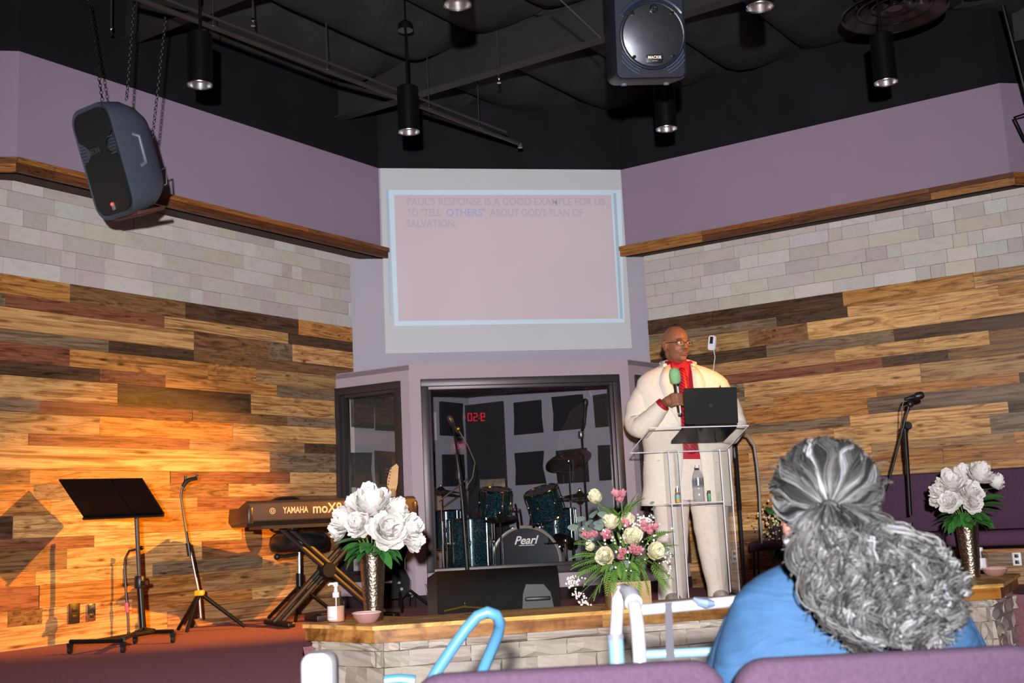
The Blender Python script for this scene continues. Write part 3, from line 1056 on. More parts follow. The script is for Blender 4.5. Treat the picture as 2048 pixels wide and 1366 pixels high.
# ------------------------------------------------------------------ unlit stage spotlight at the far right
t = thing('stage_spotlight', SPOT_P, 'black can spotlight with looped cable cut by the right edge, under the ceiling', 'spotlight', rot=(Vector((0.6, 5.0, 0.3)) - SPOT_P).to_track_quat('-Z', 'Y').to_euler())
MB().lathe([(0.085, 0.02), (0.09, 0.03), (0.09, 0.2), (0.06, 0.25), (0.03, 0.26)], 28, cap=(False, True)).build('can', M_CAN, t)
MB().lathe([(0.08, 0.03), (0.05, 0.1), (0.01, 0.13)], 28, cap=(False, True)).build('reflector', M_REFL, t)
MB().tube([(0.1, 0, 0.12), (0.115, 0.05, 0.1), (0.115, 0.22, 0.1), (-0.115, 0.22, 0.1), (-0.115, 0.05, 0.1), (-0.1, 0, 0.12)], 0.008, 8).build('yoke', M_CAN, t)
MB().tube([(0, 0.22, 0.1), (0, 0.9, 0.35)], 0.012, 8).build('hanger', M_CAN, t)
MB().tube([(0.0, 0, 0.25), (-0.06, 0.05, 0.3), (-0.12, 0.12, 0.24), (-0.10, 0.2, 0.15), (0, 0.25, 0.12)], 0.005, 6).build('cable', M_CAN, t)

# ------------------------------------------------------------------ wall plates and the small white wall device
def plate(px, py, w, h, p, d, n, ang, mt, name, label, cat, slots=None):
    P = onp(px, py, p + n * 0.027, n)
    t = thing(name, P, label, cat, ang)
    MB().box((0, -0.003, 0), (w, 0.006, h), bev=0.002).build('cover', mt, t)
    for z in (-0.02, 0.02):
        MB().box((0, -0.007, z), (w * 0.45, 0.003, 0.022), bev=0.001).build('socket', slots or M_BLACKPL, t)
    return t


plate(148, 1227, 0.07, 0.115, PL, DL, NL, YC + AL, mat('dark_brown_plate', '2A1A14', 0.4), 'wall_outlet', 'dark brown wall outlet low on the left plank wall', 'outlet')
plate(182, 1225, 0.055, 0.10, PL, DL, NL, YC + AL, M_CHROME, 'wall_outlet', 'shiny steel wall plate beside the dark outlet on left planks', 'outlet', M_BLACKPL)
plate(1470, 1112, 0.045, 0.09, PR, DR, NR, YC - AR, mat('ivory_plate', 'CFC7B8', 0.4), 'wall_outlet', 'ivory wall plate low on the planks right of the speaking man', 'outlet')
plate(1497, 1108, 0.06, 0.11, PR, DR, NR, YC - AR, M_WHITEPL, 'wall_outlet', 'white wall plate low on the planks behind the lectern microphone stand', 'outlet') if False else None
plate(2034, 1118, 0.055, 0.085, PR, DR, NR, YC - AR, M_WHITEPL, 'wall_outlet', 'white wall plate near the right edge, beside the sanitizer bottle', 'outlet')
P = onp(1425, 686, PR + NR * 0.03, NR)
t = thing('wall_device', P, 'small white handheld device with dark window hung on the right plank wall', 'device', rot=(0, R_(10), YC - AR))
MB().loft([[(x, y, z) for x, z in rrect(0.062 - k * 0.004, 0.12 - k * 0.004, 0.02)] for k, y in ((0, 0.0), (0, -0.012), (1, -0.018))]).build('body', M_WHITEPL, t)
MB().box((-0.003, -0.0185, 0.02), (0.026, 0.003, 0.055), bev=0.001).build('window', M_BLACKPL, t)
MB().tube([(0.02, -0.01, -0.055), (0.035, -0.008, -0.11), (0.03, -0.008, -0.22)], 0.0035, 6).build('cord', M_WHITEPL, t)

# ------------------------------------------------------------------ inside the booth: foam squares, lamp, poster, door
def on_in(px, py, left):
    return onp(px, py, (PL - NL * 0.03) if left else INR, NL if left else NR)


def quad_panel(name, px0, px1, py0, py1, left, mt, th, label, cat, group=None):
    a, b = on_in(px0, (py0 + py1) / 2, left), on_in(px1, (py0 + py1) / 2, left)
    top, bot = on_in((px0 + px1) / 2, py0, left), on_in((px0 + px1) / 2, py1, left)
    ang = YC + AL if left else YC - AR
    c = (a + b) / 2
    t = thing(name, (c.x, c.y, bot.z), label, cat, ang, group)
    return t, (b - a).length, top.z - bot.z


FOAM = [(878, 922, 806, 872, True), (1030, 1085, 803, 868, False), (1108, 1168, 792, 860, False), (1192, 1245, 786, 853, False),
        (883, 924, 909, 973, True), (1033, 1090, 904, 969, False), (1117, 1176, 898, 966, False), (1200, 1250, 891, 960, False),
        (696, 743, 790, 856, True), (749, 798, 798, 862, True), (696, 740, 905, 975, True), (750, 800, 905, 975, True), (826, 866, 905, 975, True)]
FL_LAB = ['upper black foam square left of the dark door inside the booth', 'upper black foam square right of the dark door in the booth', 'upper black foam square behind the tall booth microphone', 'upper black foam square at the right end of the booth',
          'lower black foam square behind the front microphone stand', 'lower black foam square in the middle of the booth wall', 'lower black foam square behind the high cymbal', 'lower black foam square at the right end of the booth',
          'upper left black foam square seen through the side pane', 'upper right black foam square seen through the side pane', 'lower left black foam square seen through the side pane', 'lower black foam square beside the guitar headstock', 'lower black foam square behind the booth corner post']
for (a, b, c_, d_, lf), lab in zip(FOAM, FL_LAB):
    t, w, h = quad_panel('acoustic_panel', a, b, c_, d_, lf, M_FOAM, 0.03, lab, 'acoustic panel', 'black foam squares in the booth')
    k = RNG.randint(0, 99)
    r = random.Random(k)
    pts = [(-w / 2, 0), (w / 2 + r.uniform(-.01, .01), 0), (w / 2 + r.uniform(-.02, .01), h * .5), (w / 2, h), (-w / 2 + r.uniform(-.01, .01), h + r.uniform(-.01, .01)), (-w / 2 + r.uniform(-.01, .012), h * .5)]
    bmv = [(x, -0.03, z) for x, z in pts] + [(x, -0.002, z) for x, z in pts]
    MB().add(bmv, [tuple(range(6)), tuple(range(11, 5, -1))] + [(i, (i + 1) % 6, 6 + (i + 1) % 6, 6 + i) for i in range(6)]).build('foam', M_FOAM, t, 0)
t, w, h = quad_panel('door_1', 936, 1016, 806, 1160, False, M_FOAM, 0.03, None, None)
t['kind'] = 'structure'
MB().box((0, -0.012, h / 2), (w, 0.02, h)).build('leaf', mat('charcoal_door', '2A2B2D', 0.5), t, 0)
MB().ell((w * 0.36, -0.035, h * 0.55), 0.022).build('knob', M_CHROME, t)
t, w, h = quad_panel('poster', 852, 872, 824, 880, True, None, 0.01, 'narrow pink and white paper poster inside the booth, left of the foam squares', 'poster')
MB().box((0, -0.004, h / 2), (w, 0.004, h)).build('sheet', mat('white_paper', 'CFC6CC', 0.8), t, 0)
MB().box((-w * 0.1, -0.007, h * 0.5), (w * 0.5, 0.002, h * 0.85)).build('print', mat('pink_print', 'C87886', 0.8), t, 0)
# ceiling light in the booth
A = atz(1072, 781, 1.65); B = atz(1216, 772, 1.65)
c = atz(1145, 781, 1.648)
t = thing('booth_ceiling_light', c, 'recessed ceiling light panel inside the drum booth, unlit', 'light', YC - AR)
f = MB()
for x0, y0, w, h in ((0, -0.15, 0.9, 0.03), (0, 0.15, 0.9, 0.03), (-0.435, 0, 0.03, 0.3), (0.435, 0, 0.03, 0.3)): f.box((x0, y0, 0), (w, h, 0.02))
f.build('frame', mat('pale_trim', 'C9C9CC', 0.5), t, 0)
MB().box((0, 0, 0.005), (0.86, 0.28, 0.006)).build('louver', mat('brown_louver', '5A4A46', 0.4, 0.4), t, 0)
for x in (-0.25, 0.1, 0.3): MB().box((x, 0, -0.003), (0.03, 0.2, 0.006)).build('lamp_clip', M_CHROME, t, 0)
# red clock and exit sign on the end wall behind the camera, seen mirrored in the booth glass
PANE = BLc - NC * 0.06


def mirrored(px, py, Y):
    P = onp(px, py, PANE, NC)
    d = ray(px, py)
    d = d - NC * (2 * d.dot(NC))
    return P + d * ((Y - P.y) / d.y)


c = mirrored(948, 834, -5.5)
t = thing('wall_clock', c, 'red digital clock on the end wall, mirrored in the booth glass', 'clock', math.pi)
M_LED = emis('red_led_digits', 'FF1838', 5.0)
MB().box((0, 0.03, 0), (0.62, 0.05, 0.24), bev=0.01).build('case', M_BLACKPL, t)
SEG = {'0': 'abcdef', '1': 'bc', '5': 'acdfg', '9': 'abcdfg'}
def seg7(ch, x, h):
    dg = MB()
    w = h * 0.5
    pos = {'a': (0, h, w, 0), 'g': (0, h / 2, w, 0), 'd': (0, 0, w, 0), 'b': (w / 2, h * .75, 0, h / 2), 'c': (w / 2, h * .25, 0, h / 2), 'f': (-w / 2, h * .75, 0, h / 2), 'e': (-w / 2, h * .25, 0, h / 2)}
    for k in SEG[ch]:
        a, b, e, f_ = pos[k]
        dg.box((x + a, 0.0, b - h / 2), (max(e, h * 0.13), 0.006, max(f_, h * 0.13)))
    dg.build('digit', M_LED, t, 0)


seg7('9', -0.19, 0.15); seg7('5', -0.03, 0.15); seg7('0', 0.09, 0.15); seg7('1', 0.17, 0.07); seg7('1', 0.21, 0.07)
for z in (-0.03, 0.03): MB().box((-0.11, 0, z), (0.02, 0.006, 0.02)).build('dot', M_LED, t, 0)
c = mirrored(918, 893, -5.5)
t = thing('exit_sign', c, 'red lit exit sign on the end wall, mirrored in the booth glass', 'sign', math.pi)
MB().box((0, 0.03, 0), (0.32, 0.05, 0.22), bev=0.01).build('case', emis('exit_red', 'E0103C', 0.9), t)
txt('EXIT', 'lettering', emis('exit_letters', 'FF9AA8', 1.6), t, 0.13, T(0, -0.0, 0) @ FRONT, 0.004, True)

# sprinkler heads poking down from the black ceiling
for px, py, lab in ((222, 68, 'tiny chrome sprinkler head above the hanging grey loudspeaker'), (506, 52, 'tiny chrome sprinkler head beside the long ceiling pipe'), (998, 166, 'tiny chrome sprinkler head above the projection screen')):
    p = atz(px, py, 3.62)
    t = thing('sprinkler_head', p, lab, 'sprinkler', group='sprinkler heads')
    MB().lathe([(0.014, 0), (0.014, 0.003), (0.004, 0.004), (0.006, 0.03), (0.01, 0.035), (0.01, 0.05)], 14).build('head', M_CHROME, t)
    MB().tube([(0, 0, 0.045), (0, 0, 0.5)], 0.006, 6).build('drop_pipe', M_PIPE, t)
# ------------------------------------------------------------------ music stand
M_STEEL = mat('worn_steel_tube', '8C8A8E', 0.3, 0.9)


def L2(t):
    """world -> local of a thing"""
    M = Matrix.Translation(t.location) @ t.rotation_euler.to_matrix().to_4x4()
    return M.inverted()


P0 = atz(286, 1272, 0.03); P0.z = 0
t = thing('music_stand', P0, 'wide black music stand on a wheeled base before the left plank wall', 'music stand')
I = L2(t)
top = I @ aty(272, 1036, P0.y)
MB().tube([(0, 0, 0.06), (top * 0.48)], 0.0185, 12).build('lower_tube', M_BLACK, t)
MB().tube([(top * 0.46), top + Vector((0, 0, 0.05))], 0.0125, 10).build('upper_tube', mat('grey_steel_tube', '4A4A50', 0.3, 0.8), t)
MB(T(*(top * 0.47))).lathe([(0.026, -0.03), (0.03, -0.02), (0.03, 0.03), (0.024, 0.04)], 16).tube([(0.02, -0.02, 0.0), (0.055, -0.04, 0.0)], 0.012, 8).build('clamp', M_BLACKPL, t)
c1, c2, c3 = [I @ atz(a, b, 0.0) for a, b in ((140, 1308), (246, 1306), (346, 1286))]
c4 = c3 + (c1 - c2) * 0.75
bar = lambda a, b, z=0.062: MB().tube([(a.x, a.y, z), (b.x, b.y, z)], 0.012, 8)
bar(c1, c2).build('base_bar', M_BLACK, t)
bar(c3, c4).build('base_bar', M_BLACK, t)
bar((c1 + c2) / 2, (c3 + c4) / 2).build('cross_bar', M_BLACK, t)
bar(Vector((0, 0, 0)), (c3 + c4) / 2, 0.068).build('cross_bar', M_BLACK, t)
bar(Vector((0, 0, 0)), c2, 0.068).build('cross_bar', M_BLACK, t)
for c in (c1, c2, c3, c4):
    MB(T(c.x, c.y, 0.022) @ RY(math.pi / 2)).lathe([(0.012, -0.011), (0.022, -0.008), (0.022, 0.008), (0.012, 0.011)], 14).build('caster', M_BLACKPL, t)
    MB().box((c.x, c.y, 0.045), (0.026, 0.026, 0.02)).build('caster_fork', M_BLACK, t)
dk = bpy.data.objects.new('desk', None)
W = [I @ p for p in (aty(168, 1036, 6.62), aty(328, 1029, 6.34), aty(283, 958, 6.17), aty(117, 960, 6.44))]
bpy.data.objects.remove(dk)
nn = (W[1] - W[0]).cross(W[3] - W[0]).normalized()
mb = MB()
mb.add([w for w in W] + [w - nn * 0.008 for w in W], [(0, 1, 2, 3), (7, 6, 5, 4)] + [(k, (k + 1) % 4, 4 + (k + 1) % 4, 4 + k) for k in range(4)])
desk = mb.build('desk', mat('black_stand_sheet', '0A0A0B', 0.6, spec=0.1), t, 0)
a, b = W[0].lerp(W[1], 0.63), W[3].lerp(W[2], 0.63)
MB().tube([a + nn * 0.002, b + nn * 0.002], 0.003, 6).build('seam', M_BLACK, desk)
a, b = W[0] + nn * 0.006, W[1] + nn * 0.006
MB().tube([a, b], 0.009, 6).build('ledge', M_BLACK, desk)
# ------------------------------------------------------------------ cane beside the music stand
P0 = atz(257, 1274, 0.0)
t = thing('walking_cane', P0, 'thin dark hook-handled cane with pink band standing behind the music stand', 'cane')
I = L2(t)
y = P0.y
pts = [I @ aty(a, b, y) for a, b in ((257, 1272), (256, 1240), (253, 1200), (249, 1140), (250, 1118), (258, 1102), (270, 1099), (283, 1096))]
MB().tube(pts, [0.007] * 6 + [0.008, 0.009], 8).build('shaft', mat('dark_cane_wood', '2A1E22', 0.4), t)
MB().tube([I @ aty(254, 1224, y), I @ aty(253, 1206, y)], 0.011, 10).build('band', mat('pink_tape', 'E0507A', 0.5), t)
MB().tube([I @ aty(257, 1274, y), I @ aty(257, 1264, y)], 0.010, 10).build('rubber_tip', M_BLACKPL, t)
MB().ell(pts[-1], 0.014).build('handle_knob', M_BLACKPL, t)
# ------------------------------------------------------------------ guitar stand with yellow collar
P0 = aty(402, 1250, 7.0); P0.z = 0
t = thing('guitar_stand', P0, 'empty black guitar stand with a yellow collar and three legs', 'instrument stand')
I = L2(t)
y = P0.y
pts = [I @ aty(a, b, y) for a, b in ((402, 1236), (398, 1186), (382, 1105), (376, 1085), (367, 1030), (362, 992), (364, 978), (372, 968))]
MB().tube(pts[:3], 0.0085, 10).build('lower_shaft', M_STEEL, t)
MB().tube(pts[2:], [0.009, 0.009, 0.0075, 0.0075, 0.0075, 0.0075], 10).build('upper_shaft', mat('dark_chrome', '5C5A5E', 0.25, 0.9), t)
MB().tube([I @ aty(380, 1112, y), I @ aty(376, 1086, y)], 0.015, 12).build('height_clutch', M_BLACKPL, t)
a = I @ aty(372, 963, y)
MB().tube([a + Vector((-0.02, 0, -0.03)), a + Vector((0.0, 0, 0.0)), a + Vector((0.025, 0, 0.012)), a + Vector((0.07, 0, 0.018))], [0.012, 0.016, 0.013, 0.012], 8).tube([a + Vector((-0.005, 0, 0)), a + Vector((-0.002, 0, 0.035))], 0.009, 8).tube([a + Vector((0.065, 0, 0.015)), a + Vector((0.07, 0, 0.04))], 0.008, 8).build('yoke', M_BLACKPL, t)
c = I @ aty(399, 1186, y)
MB(T(*c)).box((0, 0, 0), (0.055, 0.045, 0.034), bev=0.008).build('collar', mat('yellow_plastic', 'F2B60C', 0.4), t)
for px, py in ((356, 1257), (373, 1265), (489, 1252)):
    f = aty(px, py, {356: 7.12, 373: 6.9, 489: 7.1}[px]); f.z = 0.012; f = I @ f
    MB().tube([c + (f - c).normalized() * 0.015, f], [0.013, 0.011], 8).build('leg', M_BLACK, t)
MB().tube([I @ aty(402, 1226, y), I @ aty(374, 1240, y)], 0.005, 6).build('brace', M_BLACK, t)
# ------------------------------------------------------------------ keyboard on its X stand, pedal, throne
KROT = R_(33)
kb0 = Vector((-1.20, 7.30, 0))
M_KB = mat('charcoal_keyboard_shell', '2B2422', 0.42, var=0.08)
KL = 1.14


def kloc(px, py, yy):
    return aty(px, py, yy)


kp = aty(497, 1050, 6.86)
kd = hdir(KROT)
kc = kp + kd * (KL / 2)
t = thing('keyboard', (kc.x, kc.y, kp.z), 'dark electronic keyboard seen from behind on an X-shaped stand', 'keyboard', KROT)
prof = [(0.0, 0.02), (0.0, 0.128), (0.03, 0.143), (0.19, 0.10), (0.36, 0.075), (0.37, 0.02), (0.30, -0.012), (0.04, -0.012)]
MB().loft([[(x, yy, z) for yy, z in prof] for x in (-KL / 2, KL / 2)]).build('body', M_KB, t, 0)
MB().box((0, -0.002, 0.073), (KL - 0.01, 0.006, 0.10), bev=0.003).build('rear_panel', mat('brown_grey_panel', '42342B', 0.55, 0.0, spec=0.2), t)
MB().box((0, 0.02, -0.02), (KL - 0.1, 0.22, 0.02)).build('base_plate', M_BLACKPL, t, 0)
for s in (-1, 1): MB().box((s * (KL / 2 - 0.012), 0.17, 0.055), (0.03, 0.36, 0.10), bev=0.006).build('end_cheek', mat('dark_cheek', '241F20', 0.35), t)
M_LET = mat('tan_print', 'C9AE8C', 0.4)
txt('YAMAHA', 'lettering', M_LET, t, 0.055, T(-0.27, -0.0055, 0.078) @ FRONT, 0.0004, True, sx=0.72)
txt('moX8', 'lettering', M_LET, t, 0.085, T(-0.06, -0.0055, 0.082) @ FRONT, 0.0004, True, sx=0.92)
MB(T(-0.42, -0.0055, 0.078) @ RX(math.pi / 2)).torus((0, 0, 0), 0.017, 0.002, 24, 6).torus((0, 0, 0), 0.008, 0.002, 16, 6).build('logo', M_LET, t)
for k in range(36): MB().box((-KL / 2 + 0.06 + k * 0.0265, 0.29, 0.092), (0.024, 0.13, 0.012), bev=0.002).build('key', M_WHITEPL if k != 7 else M_WHITEPL, t, 0)
# X stand
xs = thing('keyboard_stand', (kc.x, kc.y, 0), 'black double-braced X stand under the keyboard', 'keyboard stand', KROT)
I = L2(xs)
H = kp.z - 0.03
for k, off in enumerate((-0.028, 0.028)):
    MB().tube([(-0.33, 0.12, 0.035 if 0 else H) if 0 else (-0.30 + off, 0.10, H), (0.34 + off, 0.10, 0.03)], 0.017, 8).build('brace_bar', mat('brown_black_tube', '1E1916', 0.5, 0.0), xs)
    MB().tube([(0.26 + off, 0.14, H), (-0.34 + off, 0.14, 0.03)], 0.017, 8).build('brace_bar', mat('brown_black_tube', '1E1916', 0.5, 0.0), xs)
MB(T(-0.02, 0.12, 0.03 + (H - 0.03) * 0.52) @ RX(math.pi / 2)).lathe([(0.045, -0.05), (0.05, -0.03), (0.05, 0.03), (0.045, 0.05)], 20).build('pivot', mat('matt_black_hub', '121212', 0.75, spec=0.2), xs)
for x in (-0.34, 0.36):
    MB().box((x, 0.12, 0.022), (0.05, 0.42, 0.032), bev=0.01).build('foot_bar', M_BLACK, xs)
for x in (-0.28, 0.26):
    MB().box((x, 0.14, H - 0.002), (0.045, 0.32, 0.024), bev=0.006).build('support_arm', M_BLACK, xs)
pd = atz(650, 1240, 0.0)
t = thing('sustain_pedal', pd, 'flat black pedal lying on the carpet under the keyboard', 'pedal', KROT)
MB().box((0, 0, 0.02), (0.20, 0.22, 0.04), bev=0.008).build('case', M_BLACKPL, t)
MB().box((0, -0.06, 0.047), (0.14, 0.1, 0.012), bev=0.004).build('treadle', mat('grey_treadle', '3A3A3E', 0.3, 0.5), t)
# throne with backrest behind the keyboard
tp = aty(598, 1085, 7.6)
t = thing('drum_throne', (tp.x, tp.y, 0), 'black padded stool with rounded backrest behind the keyboard', 'stool')
M_VINYL = mat('black_vinyl', '131315', 0.28, var=0.1, scale=8, bump=0.08, bscale=40)
z = tp.z
MB(SCL(1, 0.85, 1)).lathe([(0.15, z - 0.06), (0.185, z - 0.05), (0.197, z - 0.01), (0.19, z + 0.04), (0.16, z + 0.065), (0.05, z + 0.072)], 32).build('seat', M_VINYL, t, 60)
MB().tube([(0, 0, 0.2), (0, 0, z - 0.05)], 0.013, 10).build('post', M_CHROME, t)
MB().tube([(0, 0, 0.10), (0, 0, 0.30)], 0.024, 12).build('sleeve', M_BLACK, t)
for k in range(3):
    a = 0.6 + k * 2.094
    MB().tube([(0, 0, 0.22), (0.26 * math.cos(a), 0.26 * math.sin(a), 0.012)], 0.012, 8).build('leg', M_BLACK, t)
bx = aty(566, 1030, 7.62)
b = bx - tp
MB().loft([[(b.x + x, b.y + 0.1 + yy, bx.z + zz) for x, zz in rrect(0.29 * k, 0.25 * k, 0.11 * k)] for k, yy in ((0.85, -0.035), (1, -0.015), (1, 0.015), (0.85, 0.035))]).build('backrest', M_VINYL, t, 60)
MB().tube([(b.x, b.y + 0.1, bx.z - 0.05), (b.x * 0.8, b.y + 0.1, z - 0.03), (0, 0.05, z - 0.07)], 0.011, 8).build('backrest_bar', M_BLACK, t)
MB().tube([(0, 0, z - 0.075), (-0.09, -0.06, z - 0.085), (-0.13, -0.08, z - 0.08)], 0.012, 8).ell((-0.13, -0.08, z - 0.085), 0.022).build('height_lever', M_BLACKPL, t)
# ------------------------------------------------------------------ electric guitar leaning in its stand by the booth corner
gy = 7.88
gb = atz(795, 1212, 0)
g0 = aty(796, 1190, gy); g0.z = 0.0
t = thing('electric_guitar', g0, 'black electric guitar with maple neck standing behind the left flower vase', 'guitar')
I = L2(t)
M_GB = mat('gloss_black_lacquer', '08080A', 0.12, var=0.1)
M_MAPLE = mat('maple_neck', 'D2A268', 0.4, var=0.1, scale=15)
nd_t, nd_b = I @ aty(778, 940, gy + 0.06), I @ aty(768, 1075, gy)
ax = (nd_t - nd_b).normalized()
sd = Vector((ax.z, 0, -ax.x))
fr = sd.cross(ax).normalized()
if fr.y > 0: fr = -fr; 
Mg = Matrix((sd, -fr, ax)).transposed().to_4x4()
Mg.translation = I @ aty(776, 1130, gy)
out = [(0.0, 0.13), (0.05, 0.115), (0.085, 0.16), (0.115, 0.165), (0.135, 0.12), (0.115, 0.04), (0.12, -0.02), (0.16, -0.09), (0.165, -0.16), (0.12, -0.215), (0.03, -0.23), (-0.08, -0.225), (-0.15, -0.17), (-0.155, -0.09), (-0.115, -0.01), (-0.125, 0.07), (-0.15, 0.14), (-0.135, 0.19), (-0.1, 0.18), (-0.05, 0.13)]
body = MB(Mg)
body.loft([[(x, yy, z) for x, z in out] for yy in (-0.02, 0.02)])
body.build('body', M_GB, t, 30)
MB(Mg).tube([(0, -0.028, 0.05), (0, -0.026, 0.52)], 0.021, 8).build('neck', M_MAPLE, t)
hd = [(-0.022, 0.51), (0.022, 0.51), (0.03, 0.56), (0.028, 0.68), (0.012, 0.70), (-0.03, 0.665), (-0.045, 0.58), (-0.042, 0.54)]
h = MB(Mg).loft([[(x, yy, z) for x, z in hd] for yy in (-0.034, -0.018)]).build('headstock', M_MAPLE, t, 30)
for k in range(6):
    MB(Mg).ell((-0.028 - 0.006 + 0.002 * k, -0.04, 0.55 + 0.022 * k), 0.006).tube([(-0.04, -0.03, 0.55 + 0.022 * k), (-0.062, -0.03, 0.552 + 0.022 * k)], 0.004, 6).build('tuning_peg', M_CHROME, h)
for z_ in (-0.03, 0.05): MB(Mg).box((0, -0.026, z_), (0.08, 0.016, 0.035), bev=0.004).build('pickup', M_BLACKPL, t)
MB(Mg).box((0, -0.027, -0.11), (0.085, 0.016, 0.03), bev=0.003).build('bridge', M_CHROME, t)
for k, (x, z_) in enumerate(((0.09, -0.12), (0.11, -0.16))): MB(Mg @ T(x, -0.02, z_) @ RX(math.pi / 2)).lathe([(0.012, 0), (0.01, 0.018)], 14).build('knob', M_CHROME, t)
for k in range(6): MB(Mg).tube([(-0.018 + 0.007 * k, -0.05, -0.11), (-0.014 + 0.0055 * k, -0.048, 0.52)], 0.0009, 4).build('string', M_CHROME, t)
MB().tube([I @ aty(793, 1170, gy - 0.02), I @ aty(805, 1168, gy - 0.1), I @ aty(820, 1190, gy - 0.12), I @ aty(818, 1210, gy - 0.1)], 0.004, 6).build('cable', M_BLACKPL, t)
gs = thing('guitar_floor_stand', (g0.x, g0.y + 0.06, 0), 'low black tripod stand holding the electric guitar', 'instrument stand')
for k, a in enumerate((R_(-80), R_(-20), R_(95))):
    MB().tube([(0, 0, 0.2), (0.26 * math.cos(a), 0.26 * math.sin(a), 0.01)], 0.010, 8).build('leg', M_BLACK, gs)
MB().tube([(0, 0, 0.10), (0, 0.03, 0.62)], 0.010, 8).build('post', M_BLACK, gs)
for s in (-1, 1): MB().tube([(0, 0, 0.12), (s * 0.1, -0.03, 0.10), (s * 0.1, -0.10, 0.10)], 0.008, 8).build('cradle_arm', M_BLACK, gs)
# ------------------------------------------------------------------ stage monitor wedge
w0 = atz(856, 1240, 0); w1 = atz(1122, 1226, 0)
WD = (w1 - w0); WL = WD.length; wa = math.atan2(WD.y, WD.x)
t = thing('stage_monitor', w0 + WD / 2 - hn(WD.normalized()) * 0.0, 'black stage monitor wedge lying behind the timber cap', 'monitor speaker', wa)
M_WEDGE = mat('worn_black_cabinet', '151211', 0.7, var=0.2, scale=10, bump=0.1, spec=0.12)
pf = [(0.0, 0.0), (0.0, 0.10), (0.02, 0.20), (0.06, 0.26), (0.12, 0.285), (0.20, 0.27), (0.40, 0.05), (0.40, 0.0)]
MB().loft([[(x + (0.0 if abs(x) < 0.4 else 0), yy, z) for yy, z in pf] for x in (-WL / 2 + 0.06, WL / 2)], ).build('cabinet', M_WEDGE, t, 40)
MB().loft([[(x, yy * k + 0.17 * (1 - k), z * k) for yy, z in pf] for x, k in ((-WL / 2, 0.86), (-WL / 2 + 0.062, 1.0))]).build('end_cheek', mat('brown_black_cheek', '2B1F1A', 0.55), t, 40)
rc = [(0.0, 0.0), (0.20, 0.0), (0.18, 0.11), (0.14, 0.16), (0.03, 0.165), (0.01, 0.11)]
MB(T(0.17, -0.006, 0.02) @ RX(math.pi / 2)).prism([(x, z) for x, z in rc], 0.0, 0.012).build('connector_recess', mat('recess_black', '0B0A0A', 0.5), t, 0)
MB(T(0.17, -0.012, 0.02)).box((0.10, 0, 0.075), (0.16, 0.03, 0.025), bev=0.008).build('handle', M_BLACKPL, t)
MB().tube([(-WL / 2 + 0.10, -0.006, 0.05), (-WL / 2 + 0.22, -0.01, 0.07), (-WL / 2 + 0.36, -0.01, 0.055)], 0.007, 6).build('brass_strip', mat('brass', 'B79A3A', 0.3, 0.9), t)
MB().ell((-WL / 2 + 0.23, -0.012, 0.085), (0.004, 0.004, 0.012)).build('pilot_light', M_CHROME, t)
MB(T(-WL / 2 - 0.004, 0.11, 0.17) @ RY(R_(-8))).box((0, 0, 0), (0.01, 0.05, 0.08), bev=0.003).build('side_cup', mat('grey_cup', '55524F', 0.4, 0.4), t)


# ------------------------------------------------------------------ microphone stands
def mic_mesh(M, r=0.024, L=0.16):
    return MB(M).lathe([(0.008, 0.0), (0.011, 0.01), (0.0125, 0.03), (0.017, L - 0.05), (0.019, L - 0.045)], 16), MB(M).lathe([(0.018, L - 0.046), (r, L - 0.04), (r + 0.001, L - 0.03), (r, L - 0.005), (r * 0.7, L + 0.008), (0.004, L + 0.012)], 16)


def aim(a, b):
    d = (Vector(b) - Vector(a))
    return Matrix.Translation(Vector(a)) @ d.to_track_quat('Z', 'Y').to_matrix().to_4x4()


# front of the booth
y = 7.80
b0 = aty(938, 1185, y); b0.z = 0
t = thing('microphone_stand', b0, 'black boom microphone stand before the booth window, behind the stage monitor', 'microphone stand')
I = L2(t)
Q_ = lambda a, b, yy=y: I @ aty(a, b, yy)
MB().tube([(0, 0, 0.05), Q_(924, 1000)], 0.0125, 10).build('lower_pole', M_BLACK, t)
MB().tube([Q_(925, 1010), Q_(913, 905)], 0.010, 10).build('upper_pole', mat('brown_black_tube', '1E1916', 0.5, 0.0), t)
MB().tube([Q_(936, 1030, y - 0.05), Q_(906, 855, y - 0.12)], 0.007, 8).build('boom', M_BLACK, t)
MB(T(*Q_(918, 950))).lathe([(0.02, -0.03), (0.024, 0), (0.02, 0.03)], 14).build('clutch', M_BLACKPL, t)
MB().tube([Q_(935, 958, y - 0.04), Q_(878, 1003, y + 0.05)], 0.006, 8).build('side_arm', M_STEEL, t)
a, b = mic_mesh(aim(Q_(916, 868, y - 0.12), Q_(897, 832, y - 0.16)), 0.02, 0.13)
a.build('microphone', M_BLACKPL, t); b.build('microphone_grille', mat('dark_mesh_grille', '3A3633', 0.4, 0.6, scale=200), t)
MB().ell(Q_(916, 858, y - 0.13), 0.014).build('mic_clip', mat('brass', 'B79A3A', 0.3, 0.9), t)
MB().tube([Q_(918, 862, y - 0.12), Q_(935, 890, y - 0.1), Q_(950, 925, y - 0.06), Q_(945, 955, y - 0.05), Q_(932, 975, y - 0.03)], 0.0035, 6).build('cable', mat('grey_cable', '5A564E', 0.5), t)
for k in range(3):
    a_ = R_(20 + 120 * k)
    MB().tube([(0, 0, 0.12), (0.2 * math.cos(a_), 0.2 * math.sin(a_), 0.012)], 0.009, 8).build('leg', M_BLACK, t)
